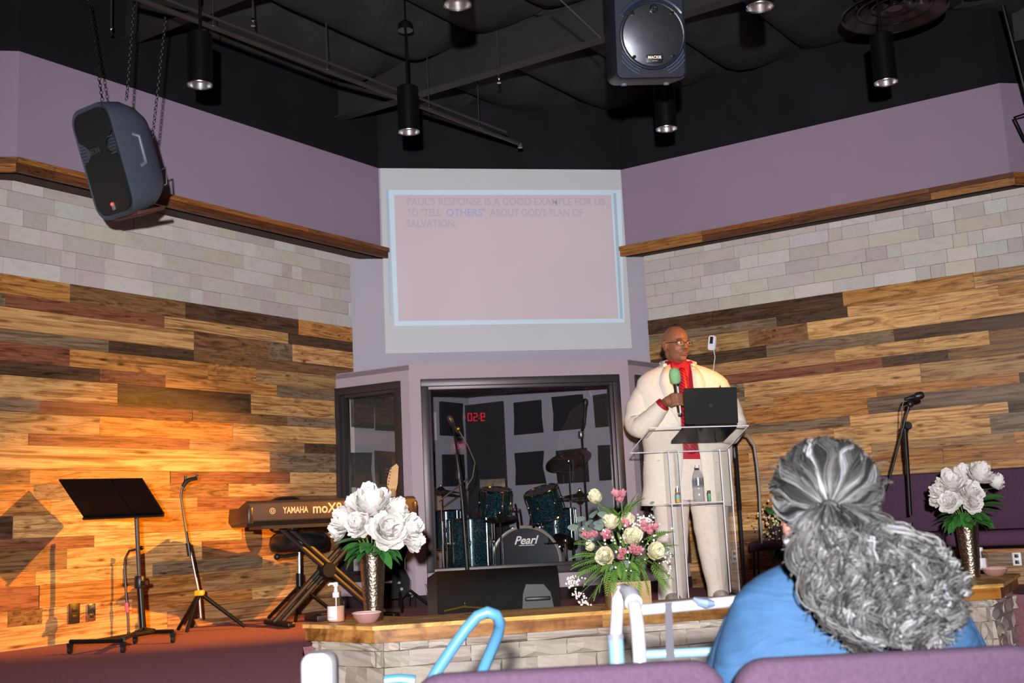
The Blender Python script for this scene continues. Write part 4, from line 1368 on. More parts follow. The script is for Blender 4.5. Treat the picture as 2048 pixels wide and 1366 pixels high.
# right side stand
y = 7.25
b0 = aty(1832, 1160, y); b0.z = 0
t = thing('microphone_stand', b0, 'black boom microphone stand before the right plank wall, beside white flowers', 'microphone stand')
I = L2(t)
MB().tube([(0, 0, 0.02), Q_(1822, 1045, y)], 0.0115, 10).build('lower_pole', mat('grey_steel_tube', '4A4A50', 0.3, 0.8), t)
MB().tube([Q_(1821, 1030, y), Q_(1814, 905, y)], 0.0115, 10).build('lower_sleeve', M_BLACK, t)
MB().tube([Q_(1814, 915, y), Q_(1810, 850, y)], 0.014, 10).build('upper_pole', M_BLACK, t)
MB().tube([Q_(1818, 812, y - 0.06), Q_(1776, 970, y + 0.06)], 0.007, 8).build('boom', M_BLACK, t)
MB().tube([Q_(1777, 962, y + 0.06), Q_(1770, 982, y + 0.065)], [0.010, 0.012], 10).build('counterweight', M_BLACKPL, t)
MB(T(*Q_(1814, 852, y)) @ RX(math.pi / 2)).lathe([(0.02, -0.025), (0.027, -0.02), (0.027, 0.02), (0.02, 0.03)], 16).build('clutch', M_BLACKPL, t)
a, b = mic_mesh(aim(Q_(1808, 799, y - 0.07), Q_(1836, 792, y - 0.10)), 0.024, 0.115)
a.build('microphone', M_BLACKPL, t); b.build('microphone_grille', M_BLACKPL, t)
MB().ell(Q_(1821, 808, y - 0.07), (0.02, 0.015, 0.022)).build('mic_clip', M_BLACKPL, t)
MB().tube([Q_(1808, 799, y - 0.06), Q_(1804, 815, y - 0.05), Q_(1803, 850, y - 0.03), Q_(1800, 880, y)], 0.0035, 6).build('cable', M_BLACKPL, t)
MB().lathe([(0.13, 0.0), (0.13, 0.012), (0.10, 0.02), (0.02, 0.03)], 28).build('base', M_BLACK, t)
# stand right of the lectern with a grey hose
y = 7.95
b0 = aty(1490, 1175, y); b0.z = 0
t = thing('microphone_stand', b0, 'tall black stand with a curved grey cable just right of the lectern', 'microphone stand')
I = L2(t)
MB().tube([(0, 0, 0.02), Q_(1479, 1010, y)], 0.012, 10).build('lower_pole', mat('grey_steel_tube', '4A4A50', 0.3, 0.8), t)
MB().tube([Q_(1480, 1020, y), Q_(1468, 850, y)], 0.014, 10).build('upper_pole', M_BLACK, t)
MB(T(*Q_(1469, 905, y))).lathe([(0.018, -0.04), (0.022, 0), (0.018, 0.04)], 14).build('clutch', M_BLACKPL, t)
MB().tube([Q_(a, b, y) for a, b in ((1468, 872), (1480, 866), (1495, 870), (1508, 890), (1514, 930), (1519, 985), (1521, 1040), (1524, 1090), (1535, 1105))], 0.009, 8).build('cable', mat('grey_rubber_cable', '7E7A76', 0.5), t)
MB().lathe([(0.13, 0.0), (0.13, 0.012), (0.10, 0.02), (0.02, 0.03)], 28).build('base', M_BLACK, t)
# ------------------------------------------------------------------ drum kit behind the glass
M_TEAL = None
_t = NT('teal_sparkle_shell')
_v = _t.coords()
_n1 = _t.noise(_v, 260, 2); _n2 = _t.noise(_v, 4, 2)
_c = _t.ramp(_n1, [(0.5, lin('0A1C23')), (0.62, lin('1E525E')), (0.72, lin('9FD8DE'))])
_t.pr(_c, 0.18, 0.35)
M_TEAL = _t.m
M_HEAD = mat('black_drum_head', '2B2E35', 0.22, var=0.1)
M_CYM = mat('dark_bronze_cymbal', '5A4E3E', 0.3, 0.9, var=0.1, scale=20)
M_SKIN = mat('clear_drum_head', '4A4C50', 0.25)


def drum(t, M, r, L, lugs=6):
    """drum along local z, centred"""
    MB(M).lathe([(r, -L / 2), (r, L / 2)], 36, cap=(False, False)).build('shell', M_TEAL, t)
    for s in (-1, 1):
        MB(M @ T(0, 0, s * L / 2)).torus((0, 0, 0), r + 0.006, 0.008, 36, 8).build('hoop', M_CHROME, t)
        MB(M @ T(0, 0, s * (L / 2 - 0.004))).lathe([(r - 0.001, 0), (r - 0.001, 0.002)], 36).build('drum_head', M_SKIN, t)
    for k in range(lugs):
        a = 2 * math.pi * k / lugs
        MB(M @ RZ(a)).tube([(r + 0.012, 0, -L / 2), (r + 0.012, 0, L / 2)], 0.004, 6).ell((r + 0.006, 0, 0), (0.01, 0.01, 0.022)).build('lug', M_CHROME, t)


ky = 8.90
kc_ = aty(1053, 1124, ky)
t = thing('bass_drum', (kc_.x, kc_.y, 0.0), 'bass drum with black front head lettered in white script', 'drum', R_(4))
kr, kl = 0.275, 0.34
Mk = T(0, 0, kc_.z) @ RZ(R_(-13)) @ RX(math.pi / 2)
MB(Mk).lathe([(kr - 0.012, -kl), (kr - 0.012, 0.0)], 48, cap=(True, False)).build('shell', M_TEAL, t)
MB(Mk).lathe([(kr - 0.012, -0.004), (kr - 0.014, 0.004), (0.004, 0.006)], 48, cap=(False, True)).build('front_head', M_HEAD, t)
MB(Mk).lathe([(kr - 0.016, 0.012), (kr + 0.006, 0.016), (kr + 0.008, -0.02), (kr - 0.004, -0.022), (kr - 0.016, 0.004)], 48, cap=(False, False)).build('hoop', mat('silver_hoop', 'CFD2D8', 0.25, 0.7), t)
MB(Mk).torus((0, 0, 0.013), kr - 0.012, 0.005, 48, 6).build('inlay', mat('tan_inlay', '9A8262', 0.3, 0.4), t)
for k in range(8):
    a = R_(22 + 45 * k)
    MB(Mk @ RZ(a)).box((kr + 0.01, 0, -0.02), (0.02, 0.03, 0.05), bev=0.004).tube([(kr + 0.012, 0, -0.02), (kr + 0.012, 0, -0.2)], 0.004, 6).build('claw', M_CHROME, t)
txt('Pearl', 'lettering', mat('white_print2', 'F0F0F2', 0.4), t, 0.088, Mk @ T(0.0, 0.165, 0.0085), 0.0005, True, shear=0.35)
MB(Mk).box((0.01, 0.128, 0.009), (0.12, 0.005, 0.001)).build('underline', mat('white_print2', 'F0F0F2', 0.4), t, 0)
MB(T(0, -0.08, 0.12) @ RZ(0.4)).tube([(-0.16, -0.02, -0.06), (0.14, 0.0, 0.06)], 0.007, 8).build('spur', M_BLACK, t)
for s in (-1, 1):
    MB().tube([(s * 0.06, -0.12, kc_.z + kr - 0.01), (s * 0.06, -0.12 + 0.2, kc_.z + kr + 0.17)], 0.011, 10).build('tom_post', M_CHROME, t)
    MB().tube([(s * kr * 0.9, 0.1, kc_.z - 0.12), (s * (kr + 0.10), 0.0, 0.01)], 0.008, 8).build('spur_leg', M_CHROME, t)
# toms
for (px, py, yy, r, L, tl, rl, lab) in ((990, 1008, 8.78, 0.115, 0.22, 20, 5, 'left teal sparkle rack tom above the bass drum'), (1090, 1007, 8.88, 0.128, 0.22, 22, -16, 'right teal sparkle rack tom above the bass drum')):
    c = aty(px, py, yy)
    t = thing('rack_tom', c, lab, 'drum', rot=(R_(tl - 8), R_(rl), 0), group='teal drums in the booth')
    drum(t, Matrix(), r, L)
    I = L2(t)
    MB().tube([(0, 0.06, -0.02), (0, 0.12, -0.05), I @ aty(1052 + (12 if px > 1050 else -12), 1020, 8.95), I @ aty(1052 + (8 if px > 1050 else -8), 1052, 8.97)], 0.010, 8).build('mount_arm', M_CHROME, t)
for (px, py, yy, r, L, lab) in ((942, 1085, 8.75, 0.17, 0.36, 'large teal sparkle floor tom left of the bass drum'), (1112, 1052, 9.0, 0.15, 0.26, 'teal sparkle snare drum behind the right rack tom'), (893, 1060, 9.05, 0.12, 0.3, 'small dark teal drum at the left of the booth window')):
    c = aty(px, py, yy)
    t = thing('floor_tom', (c.x, c.y, 0), lab, 'drum', group='teal drums in the booth')
    drum(t, T(0, 0, max(c.z, L / 2 + 0.03)), r, L, 8)
    for k in range(3):
        a = R_(200 + 120 * k)
        MB().tube([((r + 0.02) * math.cos(a), (r + 0.02) * math.sin(a), c.z + 0.05), ((r + 0.02) * math.cos(a), (r + 0.02) * math.sin(a), 0.01)], 0.006, 8).build('leg', M_CHROME, t)


def cymbal(px, py, yy, r, tx, ty, foot, lab, name='cymbal_stand', n=1):
    c = aty(px, py, yy)
    t = thing(name, (c.x, c.y, 0), lab, 'cymbal', group='cymbals in the booth')
    for k in range(n):
        M = T(0, 0, c.z - 0.02 * k) @ RX(R_(tx)) @ RY(R_(ty)) @ (RX(math.pi) if k else Matrix())
        MB(M).lathe([(r, 0.0), (r * 0.6, 0.012), (r * 0.2, 0.02), (r * 0.16, 0.03), (r * 0.06, 0.042), (0.004, 0.043)], 40).build('cymbal', M_CYM, t, 50)
    MB(T(0, 0, c.z)).lathe([(0.006, -0.03), (0.018, -0.01), (0.018, 0.0), (0.01, 0.05), (0.012, 0.06)], 12).build('wing_nut', M_CHROME, t)
    MB().tube([(0, 0, 0.25), (0, 0, c.z)], 0.007, 8).build('upper_rod', M_CHROME, t)
    MB().tube([(0, 0, 0.08), (0, 0, 0.42)], 0.012, 10).build('lower_tube', M_CHROME, t)
    for k in range(3):
        a = R_(90 + 120 * k)
        MB().tube([(0, 0, 0.2), (0.2 * math.cos(a), 0.2 * math.sin(a), 0.01)], 0.008, 6).build('leg', M_CHROME, t)


cymbal(1137, 922, 9.0, 0.19, -22, -12, None, 'high dark crash cymbal tilted on a chrome stand at right')
cymbal(882, 984, 8.75, 0.17, 3, 6, None, 'flat dark cymbal low at the left of the booth window')
cymbal(1160, 992, 8.9, 0.145, 4, 0, None, 'hi-hat pair of dark cymbals under the crash cymbal', 'hi_hat', 2)
cymbal(1131, 1082, 8.72, 0.10, -30, 25, None, 'small dark splash cymbal right of the bass drum')
cymbal(1000, 1038, 8.62, 0.13, 12, -4, None, 'dark cymbal hung under the left rack tom')
# silver sheet holder
c = aty(985, 968, 8.95)
t = thing('sheet_stand', (c.x, c.y, 0), 'small silver sheet holder standing behind the rack toms', 'music stand')
MB(T(0, 0, c.z) @ RX(R_(-25))).box((0, 0, 0), (0.20, 0.006, 0.085), bev=0.002).build('desk', mat('scuffed_silver', 'A4A49E', 0.35, 0.7, var=0.3, scale=25), t)
MB().tube([(0, 0, 0.02), (0, 0, c.z)], 0.008, 8).build('post', M_BLACK, t)
MB().lathe([(0.12, 0), (0.1, 0.015)], 20).build('base', M_BLACK, t)
# tall mic stand in the booth
c = aty(1168, 900, 9.0)
t = thing('microphone_stand', (c.x, c.y, 0), 'tall black microphone stand inside the booth at right of window', 'microphone stand')
I = L2(t)
MB().tube([(0, 0, 0.02), Q_(1163, 865, 9.0)], 0.010, 8).build('pole', M_BLACK, t)
MB().tube([Q_(1163, 870, 9.0), Q_(1170, 830, 9.0)], 0.013, 8).build('mic_clip', M_BLACK, t)
a, b = mic_mesh(aim(Q_(1169, 850, 9.0), Q_(1171, 800, 8.98)), 0.022, 0.2)
a.build('microphone', mat('blue_black_mic', '20222C', 0.3, 0.5), t); b.build('microphone_grille', M_BLACKPL, t)
MB(T(*Q_(1162, 870, 9.0))).lathe([(0.02, -0.02), (0.026, 0), (0.02, 0.03)], 12).build('clutch', M_STEEL, t)
MB().lathe([(0.13, 0.0), (0.13, 0.012), (0.02, 0.03)], 24).build('base', M_BLACK, t)
# kick pedal / small grey box
c = atz(893, 1140, 0.06)
t = thing('kick_pedal', (c.x, 8.7 if c.y > 8.9 else c.y, 0), 'grey drum pedal on a thin chrome rod at the lower left of the booth', 'pedal')
MB().box((0, 0, 0.16), (0.09, 0.06, 0.12), bev=0.015).build('casing', mat('grey_pedal', '6A6E74', 0.4), t)
MB().tube([(0, 0, 0.0), (0, 0, 0.42)], 0.006, 8).ell((0, 0, 0.42), (0.012, 0.012, 0.02)).build('rod', M_CHROME, t)
# floor box in front of the man
c = aty(1413, 1203, 6.72); c.z = 0.0
t = thing('power_box', c, 'flat black power box with a trailing cord on the stage floor by the man\'s feet', 'box', R_(8))
MB().box((0, 0, 0.035), (0.26, 0.12, 0.06), bev=0.012).build('case', M_BLACKPL, t)
for x in (-0.07, 0.0, 0.07): MB().box((x, -0.06, 0.04), (0.04, 0.006, 0.025), bev=0.002).build('socket', mat('grey_socket', '55555A', 0.4), t)
MB().tube([(0.12, 0, 0.05), (0.16, 0.02, 0.10), (0.22, 0.05, 0.07), (0.32, 0.1, 0.02), (0.5, 0.2, 0.01)], 0.005, 6).build('cord', M_BLACKPL, t)
# purple stage chairs along the right wall
M_PFAB = mat('dark_plum_upholstery', '4E3548', 0.85, var=0.1, scale=80, bump=0.2, bscale=300, spec=0.15)
def church_chair(loc, rz, label, fab, w=0.53, bh=0.45, z0=0.33, th=0.07, seat=True, group=None, leg_z=0.0):
    t = thing('church_chair', loc, label, 'chair', rz, group)
    M = T(0, 0, z0) @ RX(R_(6))
    MB(M).loft([[(x, yy, z + bh / 2) for x, z in rrect(w * k, bh * (k if k < 1 else 1), 0.055, 6)] for k, yy in ((0.95, -th / 2), (0.99, -th / 2 + 0.012), (1, -0.0), (0.99, th / 2 - 0.012), (0.95, th / 2))]).build('backrest', fab, t, 60)
    zs_ = z0 + 0.02
    MB().loft([[(x, z + (-0.29), zs_ + dz) for x, z in rrect(w * k, 0.48 * k, 0.06)] for k, dz in ((0.95, -0.06), (1, -0.04), (1, 0.01), (0.94, 0.03))]).build('seat', fab, t, 60)
    for sx in (-1, 1):
        for yy in (-0.5, -0.02):
            MB().tube([(sx * (w / 2 - 0.03), yy, leg_z), (sx * (w / 2 - 0.03), yy, zs_ - 0.05)], 0.012, 8).build('leg', M_BLACK, t)
        MB().tube([(sx * (w / 2 - 0.03), -0.02, zs_ - 0.05), (sx * (w / 2 - 0.03), 0.0, z0 + 0.2)], 0.012, 8).build('back_upright', M_BLACK, t)
    return t


for k, (px, lab) in enumerate(((1838, 'dark plum church chair behind the seated woman\'s hair, by the right planks'), (1990, 'dark plum church chair at the right edge behind the white flowers'), (2150, 'dark plum church chair cut off by the right picture edge'))):
    pass
pA = aty(1850, 1000, 7.72)
for k, lab in enumerate(('dark plum church chair on stage behind the right microphone stand', 'dark plum church chair on stage behind the right white flowers', 'dark plum church chair on stage cut by the right picture edge')):
    q = pA + DR * (0.55 * k - 0.08)
    church_chair((q.x, q.y, 0), YC - AR, lab, M_PFAB, z0=0.325, bh=0.44, group='plum chairs on the stage')
# ------------------------------------------------------------------ flowers
def petal(R, l, w, cup, ruffle, r, nu=4, nv=3):
    """petal grid growing along +y from the origin, facing +z"""
    vs = []
    for i in range(nu + 1):
        u = i / nu
        ww = w * (math.sin(math.pi * (0.12 + 0.80 * u)) ** 0.7)
        for j in range(nv + 1):
            v = j / nv - 0.5
            vs.append((v * ww, u * l, cup * (u * u) * l + 1.2 * cup * v * v * ww + ruffle * r.uniform(-1, 1) * u))
    fs = [(i * (nv + 1) + j, i * (nv + 1) + j + 1, (i + 1) * (nv + 1) + j + 1, (i + 1) * (nv + 1) + j) for i in range(nu) for j in range(nv)]
    return vs, fs


def blossom_mesh(name, m_, R=0.07, n=46, seed=0, spread=2.1, lay=0.55, w=0.75, cup=0.35):
    """ball of overlapping petals around +z"""
    r = random.Random(seed)
    mb = MB()
    for i in range(n):
        t = (i + 0.5) / n
        th = spread * t ** 0.6
        ph = i * 2.39996
        vs, fs = petal(R, R * r.uniform(0.75, 1.05), R * w * r.uniform(0.8, 1.2), cup, R * 0.07, r)
        M = RZ(ph) @ RX(-(math.pi / 2) + th * lay + 0.25 * r.uniform(-1, 1) - 0.1) if False else RZ(ph) @ T(0, R * 0.12 * math.sin(th), R * (0.35 - 0.55 * t)) @ RX(math.pi / 2 - th * 0.72 + r.uniform(-0.12, 0.12))
        mb.add(vs, fs, M)
    me = mb.mesh(name, 60)
    me.materials.append(m_)
    return me


def petal_mat(name, c0, c1):
    t = NT(name)
    nz = t.noise(t.coords(rnd=9.0), 14, 3)
    col = t.ramp(nz, [(0.3, lin(c0)), (0.7, lin(c1))])
    a = t.n('ShaderNodeBsdfDiffuse'); b = t.n('ShaderNodeBsdfTranslucent'); mx = t.n('ShaderNodeMixShader')
    t.l(col, a.inputs[0]); t.l(col, b.inputs[0]); mx.inputs[0].default_value = 0.25
    t.l(a.outputs[0], mx.inputs[1]); t.l(b.outputs[0], mx.inputs[2]); t.l(mx.outputs[0], t.out.inputs[0])
    MATS[name] = t.m
    return t.m


M_WHITEF = petal_mat('white_petal', 'F2EDE8', 'FCFAF7')
M_CREAM = petal_mat('cream_petal', 'ECE4BC', 'FAF6E0')
M_PINKF = petal_mat('pink_petal', 'DA8494', 'F0B4BA')
M_LEAF = mat('green_leaf', '3E7A38', 0.45, var=0.3, scale=12)
M_LEAF2 = mat('fern_green', '678F3E', 0.5, var=0.35, scale=14)
M_EUC = mat('eucalyptus_grey_green', '8CA394', 0.6, var=0.15)
M_STEM = mat('flower_stem', '587A3C', 0.6)
M_TINY = mat('tiny_white_bloom', 'EDE4DA', 0.7, var=0.05)
BLW = [blossom_mesh('blossom', M_WHITEF, 0.075, 60, k) for k in range(3)]
ROSE = [blossom_mesh('rose', M_CREAM, 0.05, 34, 20 + k, 1.7, w=1.0, cup=0.5) for k in range(2)]
PINK = [blossom_mesh('pink_bloom', M_PINKF, 0.034, 14, 40 + k, 1.5, w=0.6, cup=0.25) for k in range(2)]


def leaf_mesh(l, w, m_, fold=0.18, droop=0.25, name='leaf', n=6):
    mb = MB()
    vs = []
    for i in range(n + 1):
        u = i / n
        ww = w * math.sin(math.pi * min(1, u * 0.97 + 0.02)) ** 0.8 / 2
        z = -droop * l * u * u
        vs += [(-ww, u * l, z + fold * ww), (0, u * l, z), (ww, u * l, z + fold * ww)]
    fs = []
    for i in range(n):
        b = 3 * i
        fs += [(b, b + 1, b + 4, b + 3), (b + 1, b + 2, b + 5, b + 4)]
    mb.add(vs, fs)
    me = mb.mesh(name, 80)
    me.materials.append(m_)
    return me


LEAF = leaf_mesh(0.13, 0.06, M_LEAF)
LEAFS = leaf_mesh(0.085, 0.042, M_LEAF, 0.3, 0.4)
LEAF2 = leaf_mesh(0.062, 0.022, M_LEAF2, 0.2, 0.3)
EUC = leaf_mesh(0.055, 0.052, M_EUC, 0.1, 0.1)


def frond_mesh(L, m_, n=12, pl=0.042):
    mb = MB()
    for i in range(n):
        u = (i + 0.5) / n
        l = pl * math.sin(math.pi * (0.15 + 0.8 * u))
        for s in (-1, 1):
            M = T(0, u * L, -0.3 * L * u * u) @ RZ(-s * R_(58 - 20 * u)) @ RX(R_(-10))
            mb.add([(0, 0, 0), (l * 0.11, l * 0.5, 0.004), (0, l, -0.004), (-l * 0.11, l * 0.5, 0.004)], [(0, 1, 2, 3)], M)
    mb.tube([(0, L * k / 6, -0.3 * L * (k / 6) ** 2) for k in range(7)], 0.0015, 4)
    me = mb.mesh('fern_frond', 80)
    me.materials.append(m_)
    return me


FROND = frond_mesh(0.15, M_LEAF2)


def put(name, mesh, parent, loc, direction, spin=0.0, scale=1.0, axis='Z'):
    """copy of a shared mesh whose local +axis points along direction"""
    o = bpy.data.objects.new(name, mesh)
    q = Vector(direction).to_track_quat('Z' if axis == 'Z' else 'Y', 'Y' if axis == 'Z' else 'Z')
    o.rotation_mode = 'QUATERNION'
    o.rotation_quaternion = q @ (Matrix.Rotation(spin, 4, axis).to_quaternion())
    o.location = loc
    o.scale = (scale,) * 3
    return link(o, parent)


# hammered metal vase
_t = NT('hammered_champagne_metal')
_v = _t.coords((1, 1, 1))
_vo = _t.n('ShaderNodeTexVoronoi'); _vo.inputs['Scale'].default_value = 85.0
_t.l(_v, _vo.inputs['Vector'])
_c = _t.ramp(_t.noise(_v, 3), [(0.3, lin('8E8070')), (0.7, lin('AA9C8A'))])
_t.pr(_c, 0.31, 1.0, _t.bump(_vo.outputs['Distance'], 0.5, 0.003))
M_VASE = _t.m


def flower_vase(base, label, H, heads, leaves, seed):
    t = thing('flower_vase', base, label, 'flower vase')
    I = L2(t)
    r = random.Random(seed)
    MB().lathe([(0.041, 0.0), (0.045, 0.004)] + [(0.0453 + 0.0205 * k / 10, 0.008 + (H - 0.012) * k / 10) for k in range(11)] + [(0.0675, H), (0.068, H + 0.002), (0.062, H - 0.004), (0.041, 0.01)], 48, cap=(True, False)).build('vase', M_VASE, t, 30)
    c = Vector((0, 0, H + 0.06))
    for px, py, rad, dy in heads:
        p = I @ aty(px, py, base.y + dy)
        d = (p - c).normalized() + Vector((0, -0.55, 0.25))
        put('blossom', r.choice(BLW), t, p - d.normalized() * 0.02, d, r.uniform(0, 6), rad / 30.0)
        MB().tube([Vector((0, 0, H - 0.05)), c.lerp(p, 0.5), p - d.normalized() * 0.05], 0.003, 5).build('stem', M_STEM, t)
    for px, py, dy in leaves:
        p = I @ aty(px, py, base.y + dy)
        a = Vector((p.x * 0.35, p.y * 0.35 - 0.01, H + 0.02 + max(0, p.z - H) * 0.6))
        put('leaf', LEAF, t, a, p - a, r.uniform(-0.5, 0.5), max(0.6, (p - a).length / 0.125), 'Y')
    for k in range(34):
        an = r.uniform(0, 6.28)
        p = Vector((0.05 * math.cos(an), 0.05 * math.sin(an), H - 0.01 + r.uniform(0, 0.06)))
        put('leaf', LEAFS, t, p, Vector((math.cos(an), math.sin(an), r.uniform(-0.45, 0.35))), r.uniform(-0.4, 0.4), r.uniform(1.0, 1.5), 'Y')
    return t


flower_vase(atz(748, 1241, ZC), 'tall hammered metal vase of white blossoms at the left end of the timber cap', 0.335,
            [(742, 1016, 44, -0.02), (694, 1044, 33, -0.02), (718, 1052, 30, -0.09), (772, 1062, 42, -0.11), (814, 1058, 34, -0.03), (788, 1024, 32, 0.02), (712, 1018, 30, 0.05), (765, 1003, 26, 0.06), (825, 1082, 26, 0.0), (680, 1062, 24, 0.02)],
            [(672, 1078, -0.06), (690, 1092, -0.1), (712, 1102, -0.12), (735, 1100, -0.13), (772, 1112, -0.12), (785, 1128, -0.1), (800, 1098, -0.08), (700, 1072, -0.1), (792, 1066, -0.09), (805, 1070, -0.05), (735, 1090, -0.13), (760, 1100, -0.13)], 3)
flower_vase(atz(1945, 1155, ZC), 'tall hammered metal vase of white blossoms at the right end of the timber cap', 0.325,
            [(1905, 972, 42, -0.05), (1958, 952, 34, -0.04), (1940, 990, 34, -0.10), (1880, 985, 28, -0.02), (1900, 1005, 28, -0.10), (1990, 965, 24, 0.02), (1925, 950, 28, 0.04), (1945, 1008, 24, -0.12), (1873, 1000, 20, 0.0)],
            [(1985, 968, -0.05), (2002, 985, -0.02), (2005, 1000, 0.0), (1995, 1015, -0.05), (1870, 1025, -0.05), (1885, 1035, -0.1), (1905, 1050, -0.1), (1925, 1035, -0.12), (1965, 1025, -0.1), (1980, 1005, -0.1), (1895, 1060, -0.06)], 5)
# mixed bouquet in a timber box
b0 = atz(1257, 1214, ZC)
t = thing('bouquet_box', b0, 'mixed bouquet of cream roses and pink blooms in a wooden box before the lectern', 'flower arrangement', R_(6))
I = L2(t)
r = random.Random(11)
BW, BH = 0.19, 0.13
for k, (c, d) in enumerate((((0, -BW / 2, BH / 2), (BW, 0.012, BH)), ((0, BW / 2, BH / 2), (BW, 0.012, BH)), ((-BW / 2, 0, BH / 2), (0.012, BW, BH)), ((BW / 2, 0, BH / 2), (0.012, BW, BH)))):
    MB().box(c, d, bev=0.002).build('side_board', mat('tan_box_wood', 'A98A5E', 0.6, var=0.2, scale=20), t)
MB().box((0, 0, 0.01), (BW - 0.02, BW - 0.02, 0.012)).build('bottom', mat('tan_box_wood', 'A98A5E'), t, 0)
MB().lathe([(0.075, 0.02), (0.085, BH + 0.05), (0.088, BH + 0.055), (0.08, BH + 0.05)], 24, cap=(True, False)).build('glass_liner', glassmat('pale_liner_glass', (0.82, 0.88, 0.88), 1.45, 1.3), t)
C0 = Vector((0, 0, BH + 0.02))


def B_(px, py, dy): return I @ aty(px, py, b0.y + dy)


for px, py, rad, dy in ((1193, 1003, 17, 0.0), (1222, 1052, 18, -0.08), (1254, 1046, 15, -0.05), (1262, 1082, 21, -0.14), (1212, 1118, 20, -0.15), (1305, 1108, 20, -0.13), (1184, 1096, 11, -0.08)):
    p = B_(px, py, dy); d = (p - C0).normalized() + Vector((0, -0.6, 0.15))
    put('rose', r.choice(ROSE), t, p, d, r.uniform(0, 6), rad / 16.5)
    MB().tube([C0, p - d.normalized() * 0.03], 0.003, 5).build('stem', M_STEM, t)
for px, py, dy, n, sx in ((1243, 996, -0.02, 6, 17), (1195, 1074, -0.10, 7, 25), (1247, 1056, -0.12, 3, 9), (1285, 1058, -0.06, 2, 6), (1303, 1064, -0.08, 4, 10), (1266, 1100, -0.17, 5, 11), (1246, 1113, -0.17, 2, 4)):
    for k in range(n):
        p = B_(px + r.uniform(-sx, sx), py + r.uniform(-7, 8), dy + r.uniform(-0.02, 0.02)); d = (p - C0).normalized() + Vector((0, -0.5, 0.3))
        put('pink_bloom', r.choice(PINK), t, p, d, r.uniform(0, 6), r.uniform(0.7, 0.95))
    MB().tube([C0, B_(px, py + 8, dy)], 0.003, 5).build('stem', M_STEM, t)


def green(name, mesh, px, py, dy, qx, qy, dq, sc=1.0):
    a, b = B_(px, py, dy), B_(qx, qy, dq)
    put(name, mesh, t, a, b - a, r.uniform(-0.5, 0.5), sc, 'Y')


for px, py, qx, qy in ((1195, 1110, 1140, 1098), (1200, 1120, 1132, 1118), (1200, 1130, 1145, 1140), (1205, 1135, 1155, 1160), (1215, 1140, 1185, 1172), (1230, 1140, 1215, 1178), (1250, 1140, 1245, 1180), (1270, 1140, 1275, 1178),
                       (1285, 1138, 1305, 1175), (1300, 1135, 1330, 1165), (1300, 1125, 1350, 1150), (1300, 1100, 1345, 1075), (1290, 1080, 1330, 1050), (1245, 1040, 1275, 985), (1235, 1040, 1205, 1000), (1250, 1040, 1262, 990), (1190, 1090, 1160, 1075), (1225, 1110, 1200, 1150)):
    for k in range(3):
        green('fern_frond', FROND, px + r.uniform(-5, 5), py + r.uniform(-5, 5), -0.06 + r.uniform(-0.05, 0.03), qx + r.uniform(-6, 6), qy + r.uniform(-6, 6), -0.10 + r.uniform(-0.08, 0.08), 0.85 + r.uniform(-0.1, 0.2))
for k in range(110):
    an = r.uniform(0, 2 * math.pi)
    qx, qy = 1243 + 95 * math.cos(an) * r.uniform(0.4, 1), 1112 + 62 * math.sin(an) * r.uniform(0.3, 1)
    green('leaf', LEAF2, 1245 + (qx - 1245) * 0.55, 1115 + (qy - 1115) * 0.5, r.uniform(-0.12, 0.02), qx, qy, r.uniform(-0.2, 0.05), r.uniform(0.8, 1.15))
for px, py in ((1228, 1030), (1236, 1025), (1248, 1025), (1258, 1030), (1240, 1040)): green('leaf', LEAF2, px, py + 20, -0.02, px + r.uniform(-12, 12), py - 25, -0.04, 1.3)
for px, py in ((1146, 1056), (1166, 1058), (1158, 1038), (1175, 1045), (1185, 1030), (1192, 1045), (1205, 1030), (1210, 1045), (1168, 1072), (1180, 1060), (1345, 1108), (1330, 1100), (1215, 1135), (1252, 1130), (1200, 1055), (1178, 1078), (1306, 1030), (1306, 1015), (1304, 1003), (1300, 1045)):
    green('eucalyptus_leaf', EUC, px, py + 6, -0.06, px + r.uniform(-8, 8), py - 8, -0.10, r.uniform(0.8, 1.25) * (0.5 if px > 1298 and py < 1050 else 1))
bb = MB(); bs = MB()
for cx, cy, sx, sy, n, dy in ((1288, 1040, 24, 14, 60, -0.06), (1146, 1160, 18, 12, 45, -0.02), (1158, 1190, 12, 8, 20, 0.0), (1172, 1206, 14, 6, 18, 0.02), (1255, 1085, 70, 55, 55, -0.16), (1335, 1120, 12, 30, 20, -0.08)):
    for k in range(n):
        p = B_(cx + r.gauss(0, sx * 0.5), cy + r.gauss(0, sy * 0.5), dy + r.uniform(-0.03, 0.03))
        bb.ell(p, r.uniform(0.004, 0.0075), 6, 4)
    bs.tube([C0 + Vector((0, 0, 0.02)), B_((cx + 1245) / 2, (cy + 1110) / 2, dy), B_(cx, cy, dy)], 0.002, 4)
o = bb.build('babys_breath', M_TINY, t, 180); o['kind'] = 'stuff'
o = bs.build('babys_breath_stems', M_STEM, t, 180); o['kind'] = 'stuff'
